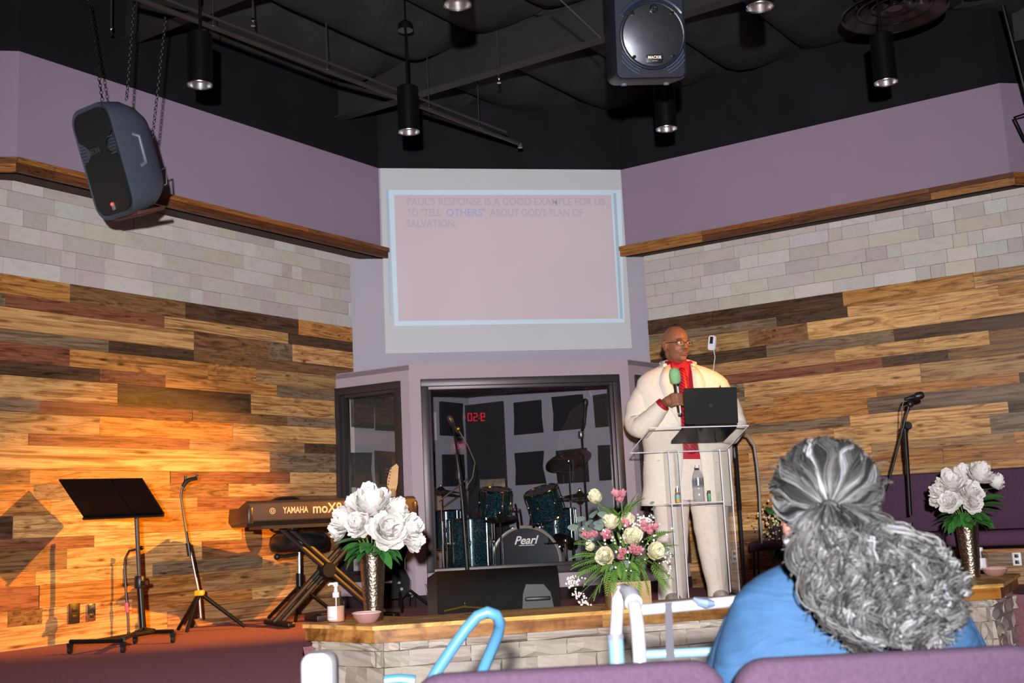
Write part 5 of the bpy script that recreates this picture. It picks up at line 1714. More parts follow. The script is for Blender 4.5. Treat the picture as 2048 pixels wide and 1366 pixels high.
# small arrangement on a dark stool right of the man
s0 = aty(1545, 1150, 8.05); s0.z = 0
st = thing('stool', s0, 'small dark plum stool with thin black legs right of the lectern stand', 'stool', R_(-20))
zt = aty(1545, 1085, 8.05).z
MB().box((0.0, 0, zt - 0.02), (0.26, 0.26, 0.06), bev=0.015).build('seat', M_PFAB, st)
for sx in (-1, 1):
    for sy in (-1, 1): MB().tube([(sx * 0.1, sy * 0.1, zt - 0.04), (sx * 0.115, sy * 0.115, 0)], 0.009, 8).build('leg', M_BLACK, st)
b1 = Vector((s0.x + 0.05, s0.y - 0.02, zt + 0.012))
t = thing('small_bouquet', b1, 'small bunch of dried cream blooms and leaves beside the seated woman\'s ear', 'flower arrangement')
I = L2(t)
MB().lathe([(0.035, 0), (0.045, 0.08), (0.05, 0.10), (0.04, 0.10)], 16, cap=(True, False)).build('pot', mat('dark_glazed_pot', '3A2830', 0.3), t)
bb = MB(); bs = MB()
for k in range(130):
    p = I @ aty(1552 + r.gauss(0, 16), 1050 + r.gauss(0, 22), b1.y + r.uniform(-0.08, 0.04))
    bb.ell(p, r.uniform(0.005, 0.011), 6, 4)
    if k % 6 == 0: bs.tube([Vector((0, 0, 0.05)), p], 0.002, 4)
o = bb.build('dried_bloom_clusters', mat('dried_cream_bloom', 'DCCB9E', 0.7, var=0.25, scale=60), t, 180); o['kind'] = 'stuff'
o = bs.build('bloom_stems', M_STEM, t, 180); o['kind'] = 'stuff'
for px, py, qx, qy in ((1540, 1030, 1535, 1005), (1545, 1030, 1560, 1008), (1550, 1080, 1580, 1110), (1560, 1090, 1560, 1135), (1555, 1095, 1590, 1130), (1545, 1085, 1540, 1120), (1560, 1100, 1575, 1140), (1550, 1100, 1550, 1140)):
    a, b = I @ aty(px, py, b1.y - 0.08), I @ aty(qx, qy, b1.y - 0.14)
    put('leaf', LEAFS, t, a, b - a, r.uniform(-0.5, 0.5), 1.2, 'Y')

# ------------------------------------------------------------------ sanitizer bottles and pink glass bowls on the cap
M_CLEAR = glassmat('clear_bottle_plastic', (0.93, 0.93, 0.93), 1.45, 1.3, 0.05)
M_PEACH = mat('peach_gel', 'D8A088', 0.25, var=0.05)
M_LABEL = mat('white_label', 'E8E2E4', 0.5, var=0.02)
M_PINKG = NT('pink_bowl_glass')
_p = M_PINKG.pr(lin('E3B2AA'), 0.08, 0, None, 0.6, Transmission_Weight=0.55, IOR=1.3)
M_PINKG = M_PINKG.m


def sanitizer(base, label, k=0.86):
    t = thing('sanitizer_bottle', base, label, 'bottle')
    MB(SCL(k, k, k)).lathe([(0.046, 0.0), (0.05, 0.004), (0.05, 0.10), (0.044, 0.122), (0.028, 0.138), (0.018, 0.142)], 28, cap=(True, True)).build('bottle', M_CLEAR, t, 60)
    MB(SCL(k, k, k)).lathe([(0.044, 0.004), (0.047, 0.008), (0.047, 0.09), (0.045, 0.092)], 28).build('gel', M_PEACH, t, 60)
    MB(SCL(k, k, k)).loft([[(0.0515 * math.sin(R_(a)), -0.0515 * math.cos(R_(a)), z) for a in range(-75, 20, 8)] for z in (0.015, 0.092)], closed=False).build('label', M_LABEL, t, 80)
    txt('HAND', 'lettering', mat('grey_print', '9A9AA0', 0.4), t, 0.014 * k, T(-0.024 * k, -0.0465 * k, 0.03 * k) @ RZ(R_(-27)) @ FRONT, 0.0003)
    MB(SCL(k, k, k)).lathe([(0.02, 0.140), (0.02, 0.168), (0.012, 0.172), (0.008, 0.20), (0.014, 0.202), (0.014, 0.222), (0.01, 0.226)], 18).tube([(0, 0, 0.217), (-0.03, -0.01, 0.219), (-0.042, -0.014, 0.21)], [0.008, 0.007, 0.005], 8).build('pump', M_WHITEPL, t, 50)
    MB(SCL(k, k, k)).tube([(0, 0, 0.14), (0, 0, 0.02)], 0.004, 6).build('dip_tube', M_WHITEPL, t)
    return t


def bowl(base, label, R=0.071, h=0.05):
    t = thing('glass_bowl', base, label, 'bowl')
    MB().lathe([(R * 0.5, 0.0), (R * 0.62, 0.004), (R * 0.9, h * 0.6), (R, h), (R * 0.97, h + 0.001), (R * 0.86, h * 0.62), (R * 0.58, 0.008)], 32, cap=(True, True)).build('bowl_shell', M_PINKG, t, 60)
    MB().torus((0, 0, h), R * 0.985, 0.0025, 32, 6).build('rim', mat('pale_pink_rim', 'EBC9C2', 0.15), t)
    return t


sanitizer(atz(673, 1244, ZC), 'clear pump bottle with white label beside the left bowl')
bowl(atz(734, 1246, ZC), 'pink glass bowl in front of the left metal vase')
rb = atz(1991, 1152, ZC)
bowl(rb, 'pink glass bowl at the right end of the timber cap', 0.073, 0.045)
sanitizer(atz(1979, 1143, ZC) + Vector((0.0, 0.11, 0)), 'pump bottle standing behind the right pink bowl', 0.88)

# ------------------------------------------------------------------ clear lectern, laptop and what stands on it
M_ACR = glassmat('clear_acrylic', (0.975, 0.98, 0.98), 1.4, 0.45)
M_ACRE = mat('painted_edge_gleam', 'DEDCE4', 0.25, var=0.03)  # pale strips paint in the bright gleam along the acrylic edges
LE = [aty(1300, 858, 6.90), aty(1497, 853, 6.90), aty(1452, 902, 7.22), aty(1260, 908, 7.22)]
lc = sum(LE, Vector()) / 4
t = thing('lectern', (lc.x, lc.y, 0), 'clear acrylic lectern in front of the man in the cream suit', 'lectern')
I = L2(t)
Lq = [I @ p for p in LE]
nn = (Lq[1] - Lq[0]).cross(Lq[3] - Lq[0]).normalized()
if nn.z < 0: nn = -nn
MB().add(Lq + [p + nn * 0.012 for p in Lq], [(0, 1, 2, 3), (7, 6, 5, 4)] + [(k, (k + 1) % 4, 4 + (k + 1) % 4, 4 + k) for k in range(4)]).build('top_panel', M_ACR, t, 0)
for a, b in ((0, 1), (1, 2), (2, 3), (3, 0)): MB().tube([Lq[a] + nn * 0.006, Lq[b] + nn * 0.006], 0.004, 6).build('top_edge_gleam', M_ACRE, t)
xz = lambda px, py, yy: I @ aty(px, py, yy)
zs0 = xz(1385, 1006, 7.0).z
for px0, px1, pb in ((1326, 1346, 1334), (1434, 1452, 1452)):
    a, b = xz(px0, 906, 7.05), xz(px1, 906, 7.05)
    w = b.x - a.x
    cx = (a.x + b.x) / 2 + (0.02 if px0 < 1400 else 0.0)
    MB().box((cx, 0.02, 0.49), (w, 0.26, 0.94), bev=0.003).build('post', M_ACR, t, 0)
    for sx in (-1, 1): MB().tube([(cx + sx * w / 2, -0.112, 0.03), (cx + sx * w / 2, -0.112, 0.95)], 0.0035, 6).build('post_edge_gleam', M_ACRE, t)
a, b = xz(1336, 1006, 7.0), xz(1445, 1004, 7.0)
MB().box(((a.x + b.x) / 2, 0.02, zs0), (b.x - a.x, 0.27, 0.01)).build('shelf', M_ACR, t, 0)
MB().tube([(a.x, -0.115, zs0), (b.x, -0.115, zs0)], 0.0035, 6).build('shelf_edge_gleam', M_ACRE, t)
MB().box(((a.x + b.x) / 2, 0.03, 0.012), (b.x - a.x + 0.15, 0.36, 0.02)).build('base', M_ACR, t, 0)
# laptop: keyboard half lies on the lectern top, the lid faces the hall
hb = [Lq[0].lerp(Lq[1], 0.365), Lq[0].lerp(Lq[1], 0.905)]
dn = (Lq[3] - Lq[0]).normalized()
ctr = (hb[0] + hb[1]) / 2
lp = thing('laptop', Vector(t.location) + ctr + nn * 0.014, 'open black laptop with its lid towards the hall on the clear lectern', 'laptop')
J = L2(lp)
W0, W1 = J @ (Vector(t.location) + hb[0] + nn * 0.014), J @ (Vector(t.location) + hb[1] + nn * 0.014)
lx = (W1 - W0).normalized()
M_LAP = mat('charcoal_laptop_lid', '151517', 0.6, 0.0, var=0.04, spec=0.15)
ld = (W1 - W0).length
ofs = dn * 0.02
MB().add([W0 + ofs, W1 + ofs, W1 + dn * 0.24, W0 + dn * 0.24] + [p + nn * 0.014 for p in (W0 + ofs, W1 + ofs, W1 + dn * 0.24, W0 + dn * 0.24)], [(0, 1, 2, 3), (7, 6, 5, 4)] + [(k, (k + 1) % 4, 4 + (k + 1) % 4, 4 + k) for k in range(4)]).build('keyboard_half', M_LAP, lp, 0)
up_ = (Vector((0, -0.14, 1))).normalized()
lidn = lx.cross(up_).normalized()
Ml = Matrix((lx, -lidn if lidn.y < 0 else lidn, up_)).transposed().to_4x4()
Ml.translation = (W0 + W1) / 2 + nn * 0.012 + ofs * 0.3
lid = MB(Ml).loft([[(x, yy, z + 0.113) for x, z in rrect(ld, 0.222, 0.008, 3)] for yy in (-0.006, 0.004)]).build('lid', M_LAP, lp, 30)
MB(Ml).box((0, 0.006, 0.113), (ld - 0.02, 0.002, 0.20)).build('display', M_BLACKPL, lp, 0)
MB(Ml @ T(0.0, -0.0068, 0.11)).torus((0, 0, 0), 0.0, 0.0, 3, 3) if False else None
lg = MB(Ml @ T(0, -0.0072, 0.113) @ RX(math.pi / 2))
for k in range(4): lg.box((-0.009 + 0.006 * k, (0.002 if k % 2 else -0.002), 0), (0.0018, 0.018, 0.0008), M=Matrix.Shear('XY', 4, (0.0, 0.0)) if False else RZ(R_(-14)))
lg.build('logo', mat('dark_mirror', '77777C', 0.2, 0.9), lid, 0)
# bottles on the shelf
def on_shelf(px, yy=6.97):
    p = aty(px, 1000, yy); p.z = zs0 + 0.006
    return p


t2 = thing('perfume_bottle', on_shelf(1356), 'small amber bottle with silver cap and teal label on the lectern shelf', 'bottle')
MB().lathe([(0.013, 0), (0.014, 0.003), (0.014, 0.06), (0.012, 0.066)], 16).build('bottle', mat('amber_oil', 'D8A830', 0.2), t2)
MB().lathe([(0.0145, 0.022), (0.0145, 0.046)], 16, cap=(False, False)).build('label', mat('teal_label', '6FB8BE', 0.5), t2)
MB().lathe([(0.0146, 0.048), (0.0146, 0.062)], 16, cap=(False, False)).build('upper_label', mat('brown_label', '8A5A5A', 0.5), t2)
MB().lathe([(0.011, 0.066), (0.011, 0.09), (0.004, 0.092), (0.004, 0.10)], 16).build('cap', M_CHROME, t2)
t2 = thing('water_bottle', on_shelf(1399), 'clear plastic water bottle standing on the lectern shelf', 'bottle')
MB().lathe([(0.03, 0), (0.034, 0.01), (0.034, 0.07), (0.031, 0.08), (0.034, 0.09), (0.034, 0.15), (0.026, 0.18), (0.014, 0.2), (0.014, 0.205)], 24).build('bottle', glassmat('clear_pet', (0.90, 0.92, 0.94), 1.5, 2.0, 0.05), t2, 60)
MB().lathe([(0.0345, 0.10), (0.0345, 0.145)], 24, cap=(False, False)).build('label', glassmat('pale_label_film', (0.80, 0.83, 0.90), 1.5, 3.0, 0.2), t2)
MB().lathe([(0.015, 0.205), (0.015, 0.222)], 16).build('cap', mat('clear_white_cap', 'D0D0D4', 0.4), t2)
t2 = thing('vial', on_shelf(1419), 'tiny green vial with brown cap on the lectern shelf', 'bottle')
MB().lathe([(0.009, 0), (0.010, 0.003), (0.010, 0.045)], 14).build('glass', mat('green_vial', '5E9A78', 0.3), t2)
MB().lathe([(0.0105, 0.045), (0.0105, 0.065)], 14).build('cap', mat('brown_cap', '4A2A22', 0.4), t2)

# ------------------------------------------------------------------ foreground: hall chairs, walker, bent blue frame, white bag
M_PFAB2 = mat('plum_upholstery', '403040', 0.85, var=0.14, scale=120, bump=0.25, bscale=500, spec=0.15)
CH = []
for a, b, pyc, lab in ((166, 806, 1385, 'plum hall chair mostly below the lower picture edge'), (816, 1459, 1334, 'plum padded hall chair in the foreground, left of the woman'), (1470, 2116, 1303, 'plum padded hall chair that the woman in blue sits on')):
    c = aty((a + b) / 2, pyc, 1.86)
    w = (b - a) * 1.86 / FPX * 0.972
    church_chair((c.x, c.y, -0.55), R_(2.0), lab, M_PFAB2, w=w, bh=0.45, z0=c.z + 0.55 - 0.455, th=0.075, group='plum hall chairs', leg_z=0.0) if False else CH.append((c, w, lab))
for c, w, lab in CH:
    t = church_chair((c.x, c.y, -0.55), R_(182.0), lab, M_PFAB2, w=w, bh=0.45, z0=c.z + 0.55 - 0.452, th=0.075, group='plum hall chairs')
M_ALU = mat('pale_aluminium_tube', 'A6A7B0', 0.35, 0.25, var=0.03)
M_ALB = mat('pale_blue_aluminium', '6E8E9E', 0.4, 0.1, var=0.03)
wy = 2.55
w0 = aty(1300, 1500, wy); w0.z = -0.55
t = thing('walker', w0, 'silver walking frame with a black strap in front of the foreground chairs', 'walker')
I = L2(t)
Wp = lambda a, b, yy=wy: I @ aty(a, b, yy)
def down(v): return Vector((v.x, v.y, 0.0))
a = Wp(1235, 1222); ft = down(a)
MB().tube([Vector((a.x - 0.004, a.y, 0.02)), Wp(1231, 1275)], 0.0175, 12).build('front_leg', M_ALB, t)
MB().tube([Wp(1231, 1285), Wp(1235, 1215)], 0.0140, 12).build('front_leg_upper', M_ALU, t)
MB().tube([Wp(1230, 1268), Wp(1231, 1278)], 0.0195, 12).build('ring', mat('grey_ring', '6A6878', 0.4), t)
MB().tube([Wp(1235, 1218), Wp(1236, 1200), Wp(1242, 1188), Wp(1252, 1184), Wp(1262, 1192, wy - 0.06), Wp(1270, 1215, wy - 0.12), Wp(1276, 1260, wy - 0.14), Wp(1280, 1325, wy - 0.16), Vector((Wp(1280, 1325, wy - 0.16).x, Wp(1280, 1325, wy - 0.16).y, 0.02))], 0.0145, 12).build('handle_tube', M_ALU, t)
MB().tube([Wp(1240, 1188), Wp(1250, 1183), Wp(1262, 1190, wy - 0.06), Wp(1267, 1205, wy - 0.1)], 0.0185, 12).build('hand_grip', mat('grey_grip', '8E8E98', 0.6), t)
MB().tube([Wp(1264, 1222), Wp(1455, 1204), Wp(1640, 1186)], 0.0125, 12).build('cross_rail', M_ALU, t)
MB().tube([Wp(1280, 1310), Wp(1430, 1303), Wp(1640, 1294)], 0.0105, 12).build('lower_rail', M_ALB, t)
MB().tube([Wp(1640, 1170), Vector((Wp(1650, 1290).x, Wp(1650, 1290).y, 0.02))], 0.0145, 12).build('far_leg', M_ALU, t)
MB().loft([[Wp(1330, 1206, wy - 0.02), Wp(1344, 1205, wy - 0.02), Wp(1344, 1205, wy - 0.016), Wp(1330, 1206, wy - 0.016)], [Wp(1331, 1270, wy - 0.02), Wp(1346, 1270, wy - 0.02), Wp(1346, 1270, wy - 0.016), Wp(1331, 1270, wy - 0.016)], [Wp(1333, 1330, wy - 0.02), Wp(1351, 1330, wy - 0.02), Wp(1351, 1330, wy - 0.016), Wp(1333, 1330, wy - 0.016)]]).build('strap', mat('black_webbing', '3E3C44', 0.8), t, 0)
MB().tube([Wp(1388, 1197, wy - 0.02), Wp(1398, 1203, wy - 0.025), Wp(1412, 1206, wy - 0.025), Wp(1428, 1207, wy - 0.02)], [0.006, 0.014, 0.016, 0.008], 8, flat=0.7).build('rail_clip', mat('pale_blue_clip', '62708A', 0.4), t)
by = 2.7
w0 = aty(930, 1500, by); w0.z = -0.55
t = thing('bent_tube_frame', w0, 'light blue bent tube frame rising above the foreground chair at left', 'walker')
I = L2(t)
Bp = lambda a, b, yy=by: I @ aty(a, b, yy)
p0, p1 = Bp(815, 1440), Bp(925, 1440, by + 0.12)
MB().tube([Vector((p0.x - 0.05, p0.y, 0.02)), p0, Bp(874, 1342), Bp(905, 1296), Bp(932, 1258), Bp(955, 1232), Bp(975, 1224), Bp(992, 1230), Bp(1000, 1246, by + 0.03), Bp(996, 1268, by + 0.06), Bp(975, 1318, by + 0.1), p1, Vector((p1.x - 0.02, p1.y, 0.02))], 0.0135, 12).build('tube', mat('sky_blue_tube', '477C9E', 0.3, 0.1, var=0.04), t, 60)
MB().tube([Bp(770, 1362, by - 0.2), Bp(800, 1359, by - 0.2), Bp(830, 1362, by - 0.2)], 0.012, 10).build('grip', mat('sky_blue_grip', '3A7496', 0.4), t)
c = aty(640, 1372, 2.1)
t = thing('white_bag', (c.x, c.y, c.z - 0.30), 'white rounded bag top peeking up at the lower edge, left of the stone wall', 'bag')
MB().loft([[(x * k, yy, z + 0.18) for x, z in rrect(0.062, 0.36, 0.02)] for k, yy in ((0.85, -0.03), (1, -0.02), (1, 0.02), (0.85, 0.03))]).build('pouch', mat('white_cloth', '7C797E', 0.8), t, 60)
MB().tube([(-0.02, -0.032, 0.30), (-0.015, -0.034, 0.34), (0.0, -0.034, 0.352)], 0.002, 5).build('seam', mat('grey_seam', 'A8A6AE', 0.8), t)
# ------------------------------------------------------------------ the man at the lectern
def interp(keys, n):
    """resample keyed tuples (first entry is the key) to n rows with smooth interpolation"""
    ks = np.array(keys, float)
    t = np.linspace(ks[0, 0], ks[-1, 0], n)
    out = []
    for v in t:
        i = int(np.clip(np.searchsorted(ks[:, 0], v) - 1, 0, len(ks) - 2))
        u = (v - ks[i, 0]) / (ks[i + 1, 0] - ks[i, 0])
        u = u * u * (3 - 2 * u) * 0.5 + u * 0.5
        out.append(ks[i] * (1 - u) + ks[i + 1] * u)
    return out


MY = 7.42
man_base = aty(1374, 1215, MY); man_base.z = 0
MI = Matrix.Translation(man_base).inverted()


def mp(px, py, dy=0.0): return MI @ aty(px, py, MY + dy)


M_SKIN = mat('brown_skin', '8C5C42', 0.5, var=0.08, scale=30, spec=0.3, Subsurface_Weight=0.06)
M_SUIT = mat('cream_suit_cloth', 'E4D8C9', 0.85, var=0.05, scale=40, bump=0.1, bscale=200, spec=0.15)
M_TROU = mat('cream_trouser_cloth', 'DDCEC1', 0.85, var=0.05, scale=40, bump=0.1, bscale=200, spec=0.15)
M_RED = mat('red_shirt_cloth', 'A81226', 0.6, var=0.08, scale=20, spec=0.3)

# body: one continuous skin with head, neck, trunk, arms, legs and the hand on the microphone
b = MB()
HC = mp(1353, 690, -0.02)                       # head centre
HM = T(*HC) @ RZ(R_(27)) @ RX(R_(4)) @ SCL(1.06, 1.06, 1.06)
for c, r in (((0, 0.014, 0.035), (0.074, 0.094, 0.084)), ((0, -0.018, -0.012), (0.066, 0.074, 0.086)), ((0, -0.014, -0.062), (0.057, 0.062, 0.048)), ((0, -0.060, -0.088), (0.025, 0.022, 0.020)),
             ((-0.036, -0.052, -0.028), (0.024, 0.022, 0.026)), ((0.036, -0.052, -0.028), (0.024, 0.022, 0.026)), ((0, -0.076, 0.024), (0.048, 0.016, 0.010)), ((0, -0.07, -0.056), (0.030, 0.018, 0.024)),
             ((0, -0.097, -0.022), (0.0165, 0.018, 0.013)), ((-0.015, -0.087, -0.026), (0.010, 0.012, 0.009)), ((0.015, -0.087, -0.026), (0.010, 0.012, 0.009)),
             ((0, -0.088, -0.052), (0.023, 0.008, 0.0055)), ((0, -0.087, -0.0635), (0.020, 0.009, 0.007)), ((0, 0.03, -0.05), (0.055, 0.06, 0.06))):
    b.ell(c, r, 20, 14, HM)
b.tube([(0, -0.083, 0.018), (0, -0.098, -0.018)], [0.009, 0.013], 10, HM)
for s in (-1, 1):
    b.ell((s * 0.077, 0.014, -0.008), (0.012, 0.022, 0.034), 12, 8, HM)
    b.ell((s * 0.084, 0.024, 0.006), (0.009, 0.020, 0.024), 12, 8, HM)
nb, nt_ = mp(1358, 748, 0.03), HC + Vector((0.0, 0.02, -0.05))
b.tube([nb, nt_], [0.066, 0.060], 16)
hip, chest = mp(1376, 975, 0.02), mp(1366, 790, 0.02)
for pts, rr in (([hip, mp(1372, 880, 0.01), chest, mp(1360, 745, 0.02)], [0.09, 0.10, 0.11, 0.06]),
                ([mp(1310, 778, 0.02), mp(1274, 850, -0.02), mp(1330, 806, -0.19)], [0.05, 0.046, 0.031]),
                ([mp(1430, 778, 0.02), mp(1470, 852, 0.0), mp(1430, 862, -0.18)], [0.05, 0.046, 0.031]),
                ([mp(1346, 985, 0.02), mp(1345, 1090, 0.02), mp(1345, 1195, 0.03)], [0.06, 0.045, 0.035]),
                ([mp(1408, 985, 0.02), mp(1424, 1090, 0.05), mp(1440, 1190, 0.09)], [0.06, 0.045, 0.035])):
    b.tube(pts, rr, 14)
b.tube([mp(1310, 778, 0.02), mp(1430, 778, 0.02)], 0.045, 12)
# right hand closed round the microphone: palm behind and left of it, fingers across the front
m0, m1 = mp(1360, 826, -0.25), mp(1349, 745, -0.27)   # microphone axis, foot to head
ax = (m1 - m0).normalized()
sx_ = Vector((1, 0, 0)) - ax * ax.x
sx_.normalize()
fy = ax.cross(sx_).normalized()
if fy.y > 0: fy = -fy                            # towards the camera


def hp(along, ang, rad):
    """point around the microphone: ang 0 = picture right, 90 = towards camera, 180 = picture left"""
    return m0 + ax * along + (sx_ * math.cos(R_(ang)) + fy * math.sin(R_(ang))) * rad


wr = mp(1330, 806, -0.19)
b.tube([wr, hp(0.085, 195, 0.062), hp(0.095, 200, 0.045)], [0.031, 0.034, 0.03], 12)
for k, (al, r0, ln) in enumerate(((0.120, 0.0105, 1.0), (0.098, 0.011, 1.05), (0.076, 0.0105, 1.0), (0.056, 0.009, 0.85))):
    b.tube([hp(al - 0.005, 190, 0.048), hp(al + 0.002, 150, 0.044), hp(al, 105, 0.034), hp(al - 0.004, 55, 0.031), hp(al - 0.008, 10 if ln > 0.9 else 25, 0.028), hp(al - 0.010, -25, 0.026)], [0.0125, r0 * 1.12, r0 * 1.05, r0, r0 * 0.92, r0 * 0.8], 8)
b.tube([hp(0.07, 215, 0.05), hp(0.10, 235, 0.04), hp(0.13, 255, 0.032), hp(0.155, 275, 0.028)], [0.017, 0.014, 0.0125, 0.010], 8)
b.ell(hp(0.088, 185, 0.052), (0.024, 0.024, 0.036), 12, 8)
# left hand resting on the lectern behind the laptop
lw = mp(1430, 862, -0.18)
b.tube([lw, lw + Vector((-0.02, -0.05, -0.015))], [0.031, 0.034], 10)
for k in range(4):
    q0 = lw + Vector((-0.045 + 0.02 * k, -0.075, -0.018))
    b.tube([lw + Vector((-0.03 + 0.014 * k, -0.04, -0.01)), q0, q0 + Vector((0, -0.035, -0.012)), q0 + Vector((0, -0.06, -0.03))], [0.012, 0.010, 0.009, 0.0075], 8)
b.tube([lw + Vector((-0.03, -0.01, -0.01)), lw + Vector((-0.065, -0.04, -0.02)), lw + Vector((-0.07, -0.075, -0.03))], [0.014, 0.011, 0.008], 8)
man = remesh(b, 'person', M_SKIN, voxel=0.0052, smooth=2, loc=man_base)
tag(man, 'standing bald man in a cream suit and red shirt speaking into a microphone', 'person')
# eyes, brows and glasses
for s in (-1, 1):
    MB(HM).ell((s * 0.031, -0.0735, 0.006), (0.0125, 0.0105, 0.0085), 12, 8).build('eye', mat('eye_white', 'C9BFB6', 0.3), man)
    MB(HM).ell((s * 0.031 + 0.004, -0.0825, 0.006), (0.0055, 0.003, 0.0055), 10, 6).build('iris', mat('dark_iris', '1A100C', 0.2), man)
    MB(HM).tube([(s * 0.015, -0.087, 0.024), (s * 0.033, -0.085, 0.029), (s * 0.05, -0.072, 0.023)], 0.003, 6).build('eyebrow', mat('grey_brow', '3A2C26', 0.8), man)
MB(HM).tube([(-0.022, -0.094, -0.0575), (0, -0.097, -0.056), (0.022, -0.094, -0.0575)], 0.0018, 5).build('mouth_line', mat('dark_lip', '4A2420', 0.5), man)
MB(HM).tube([(-0.02, -0.094, -0.0455), (0.0, -0.097, -0.0445), (0.02, -0.094, -0.0455)], 0.0022, 5).build('moustache', mat('grey_stubble', '4A3A34', 0.8), man)
gl = MB(HM)
for s in (-1, 1):
    pts = [(s * 0.033 + 0.027 * math.cos(a), -0.098 + 0.012 * abs(s * 0.033 + 0.027 * math.cos(a)) / 0.06, 0.003 + 0.018 * math.sin(a)) for a in np.linspace(0, 2 * math.pi, 20)]
    gl.tube(pts, 0.0016, 5)
    gl.tube([(s * 0.060, -0.088, 0.008), (s * 0.077, -0.06, 0.009), (s * 0.084, 0.01, 0.010)], 0.0017, 5)
gl.tube([(-0.008, -0.1, 0.006), (0, -0.103, 0.009), (0.008, -0.1, 0.006)], 0.0016, 5)
gl.build('glasses', mat('dark_metal_frame', '2A2220', 0.25, 0.8), man, 60)
# clothes: (py, left px, right px, half depth, gap left px, gap right px)
JK = [(727, 1328, 1384, 0.075, 1334, 1380), (736, 1312, 1412, 0.088, 1336, 1384), (746, 1290, 1436, 0.105, 1340, 1385), (758, 1276, 1452, 0.120, 1345, 1386), (775, 1272, 1460, 0.135, 1351, 1387), (810, 1277, 1459, 0.150, 1358, 1388),
      (860, 1284, 1463, 0.160, 1363, 1391), (900, 1287, 1464, 0.165, 1366, 1398), (930, 1288, 1464, 0.168, 1366, 1403), (970, 1286, 1466, 0.165, 1362, 1407), (1012, 1283, 1470, 0.160, 1354, 1412)]


def jrow(py):
    ks = np.array(JK, float)
    return [np.interp(py, ks[:, 0], ks[:, i]) for i in range(1, 6)]


def jsurf(px, py, out=0.0):
    """point on the front of the jacket at a picture position"""
    l, r, d, _, _ = jrow(py)
    cx, a = (l + r) / 2, (r - l) / 2
    s = max(-0.98, min(0.98, (px - cx) / a))
    return mp(px, py, 0.02 - d * math.sqrt(1 - s * s) ** 0.8 - out)


rings = []
NA = 40
for py, l, r, d, g0, g1 in interp(JK, 34):
    cx, a = (l + r) / 2, (r - l) / 2
    f0, f1 = math.asin(max(-0.98, (g0 - cx) / a)), math.asin(min(0.98, (g1 - cx) / a))
    ring = []
    for k in range(NA):
        ph = f1 + (2 * math.pi + f0 - f1) * k / (NA - 1)
        cs = math.cos(ph)
        dd = d * math.copysign(abs(cs) ** 0.8, cs)
        fold = 1 + 0.012 * math.sin(py * 0.09 + ph * 5) * min(1, (py - 727) / 90)
        ring.append(mp(cx + a * math.sin(ph) * fold, py, 0.02 - dd))
    rings.append(ring)
j = MB().loft(rings, closed=False)
jo = j.build('jacket', M_SUIT, man, 180)
sm = jo.modifiers.new('thick', 'SOLIDIFY'); sm.thickness = 0.006; sm.offset = 0


def sleeve(keys, name):
    mb = MB()
    rr = interp([(i,) + tuple(k) for i, k in enumerate(keys)], 26)
    pts = [Vector(k[1:4]) for k in rr]
    rad = [k[4] * (1 + 0.03 * math.sin(i * 2.3)) for i, k in enumerate(rr)]
    mb.tube(pts, rad, 18, cap=True)
    return mb.build(name, M_SUIT, man, 180)


def key(v, r): return (v.x, v.y, v.z, r)


sleeve([key(mp(1312, 766, 0.03), 0.06), key(mp(1294, 782, 0.03), 0.08), key(mp(1278, 815, 0.02), 0.088), key(mp(1272, 848, -0.02), 0.082), key(mp(1283, 855, -0.08), 0.076), key(mp(1305, 835, -0.14), 0.064), key(mp(1324, 812, -0.185), 0.05)], 'sleeve')
sleeve([key(mp(1418, 768, 0.03), 0.06), key(mp(1440, 785, 0.03), 0.08), key(mp(1458, 818, 0.02), 0.085), key(mp(1470, 850, -0.01), 0.078), key(mp(1460, 868, -0.08), 0.07), key(mp(1436, 866, -0.15), 0.055)], 'sleeve')
MB().tube([mp(1320, 815, -0.178), mp(1328, 808, -0.19)], 0.047, 14).build('shirt_cuff', M_RED, man)
# lapels and collar
for side in (-1, 1):
    if side < 0:
        edge = [(1340, 728), (1343, 745), (1351, 775), (1358, 810), (1363, 850)]
        outer = [(1328, 734), (1320, 752), (1318, 768), (1336, 812), (1360, 850)]
    else:
        edge = [(1380, 728), (1384, 745), (1387, 775), (1388, 810), (1391, 850)]
        outer = [(1394, 734), (1406, 752), (1412, 768), (1404, 812), (1393, 850)]
    A_ = [jsurf(x, y_, 0.010) for x, y_ in edge]; B__ = [jsurf(x, y_, 0.014) for x, y_ in outer]
    vs = A_ + B__
    lo = MB().add(vs, [(k, k + 1, 6 + k, 5 + k) for k in range(4)]).build('lapel', M_SUIT, man, 60)
    sm = lo.modifiers.new('thick', 'SOLIDIFY'); sm.thickness = 0.004
MB().tube([mp(1330, 731, -0.05), mp(1322, 727, 0.03), mp(1340, 722, 0.10), mp(1372, 722, 0.10), mp(1390, 727, 0.03), mp(1386, 731, -0.05)], 0.014, 8).build('collar', M_SUIT, man)
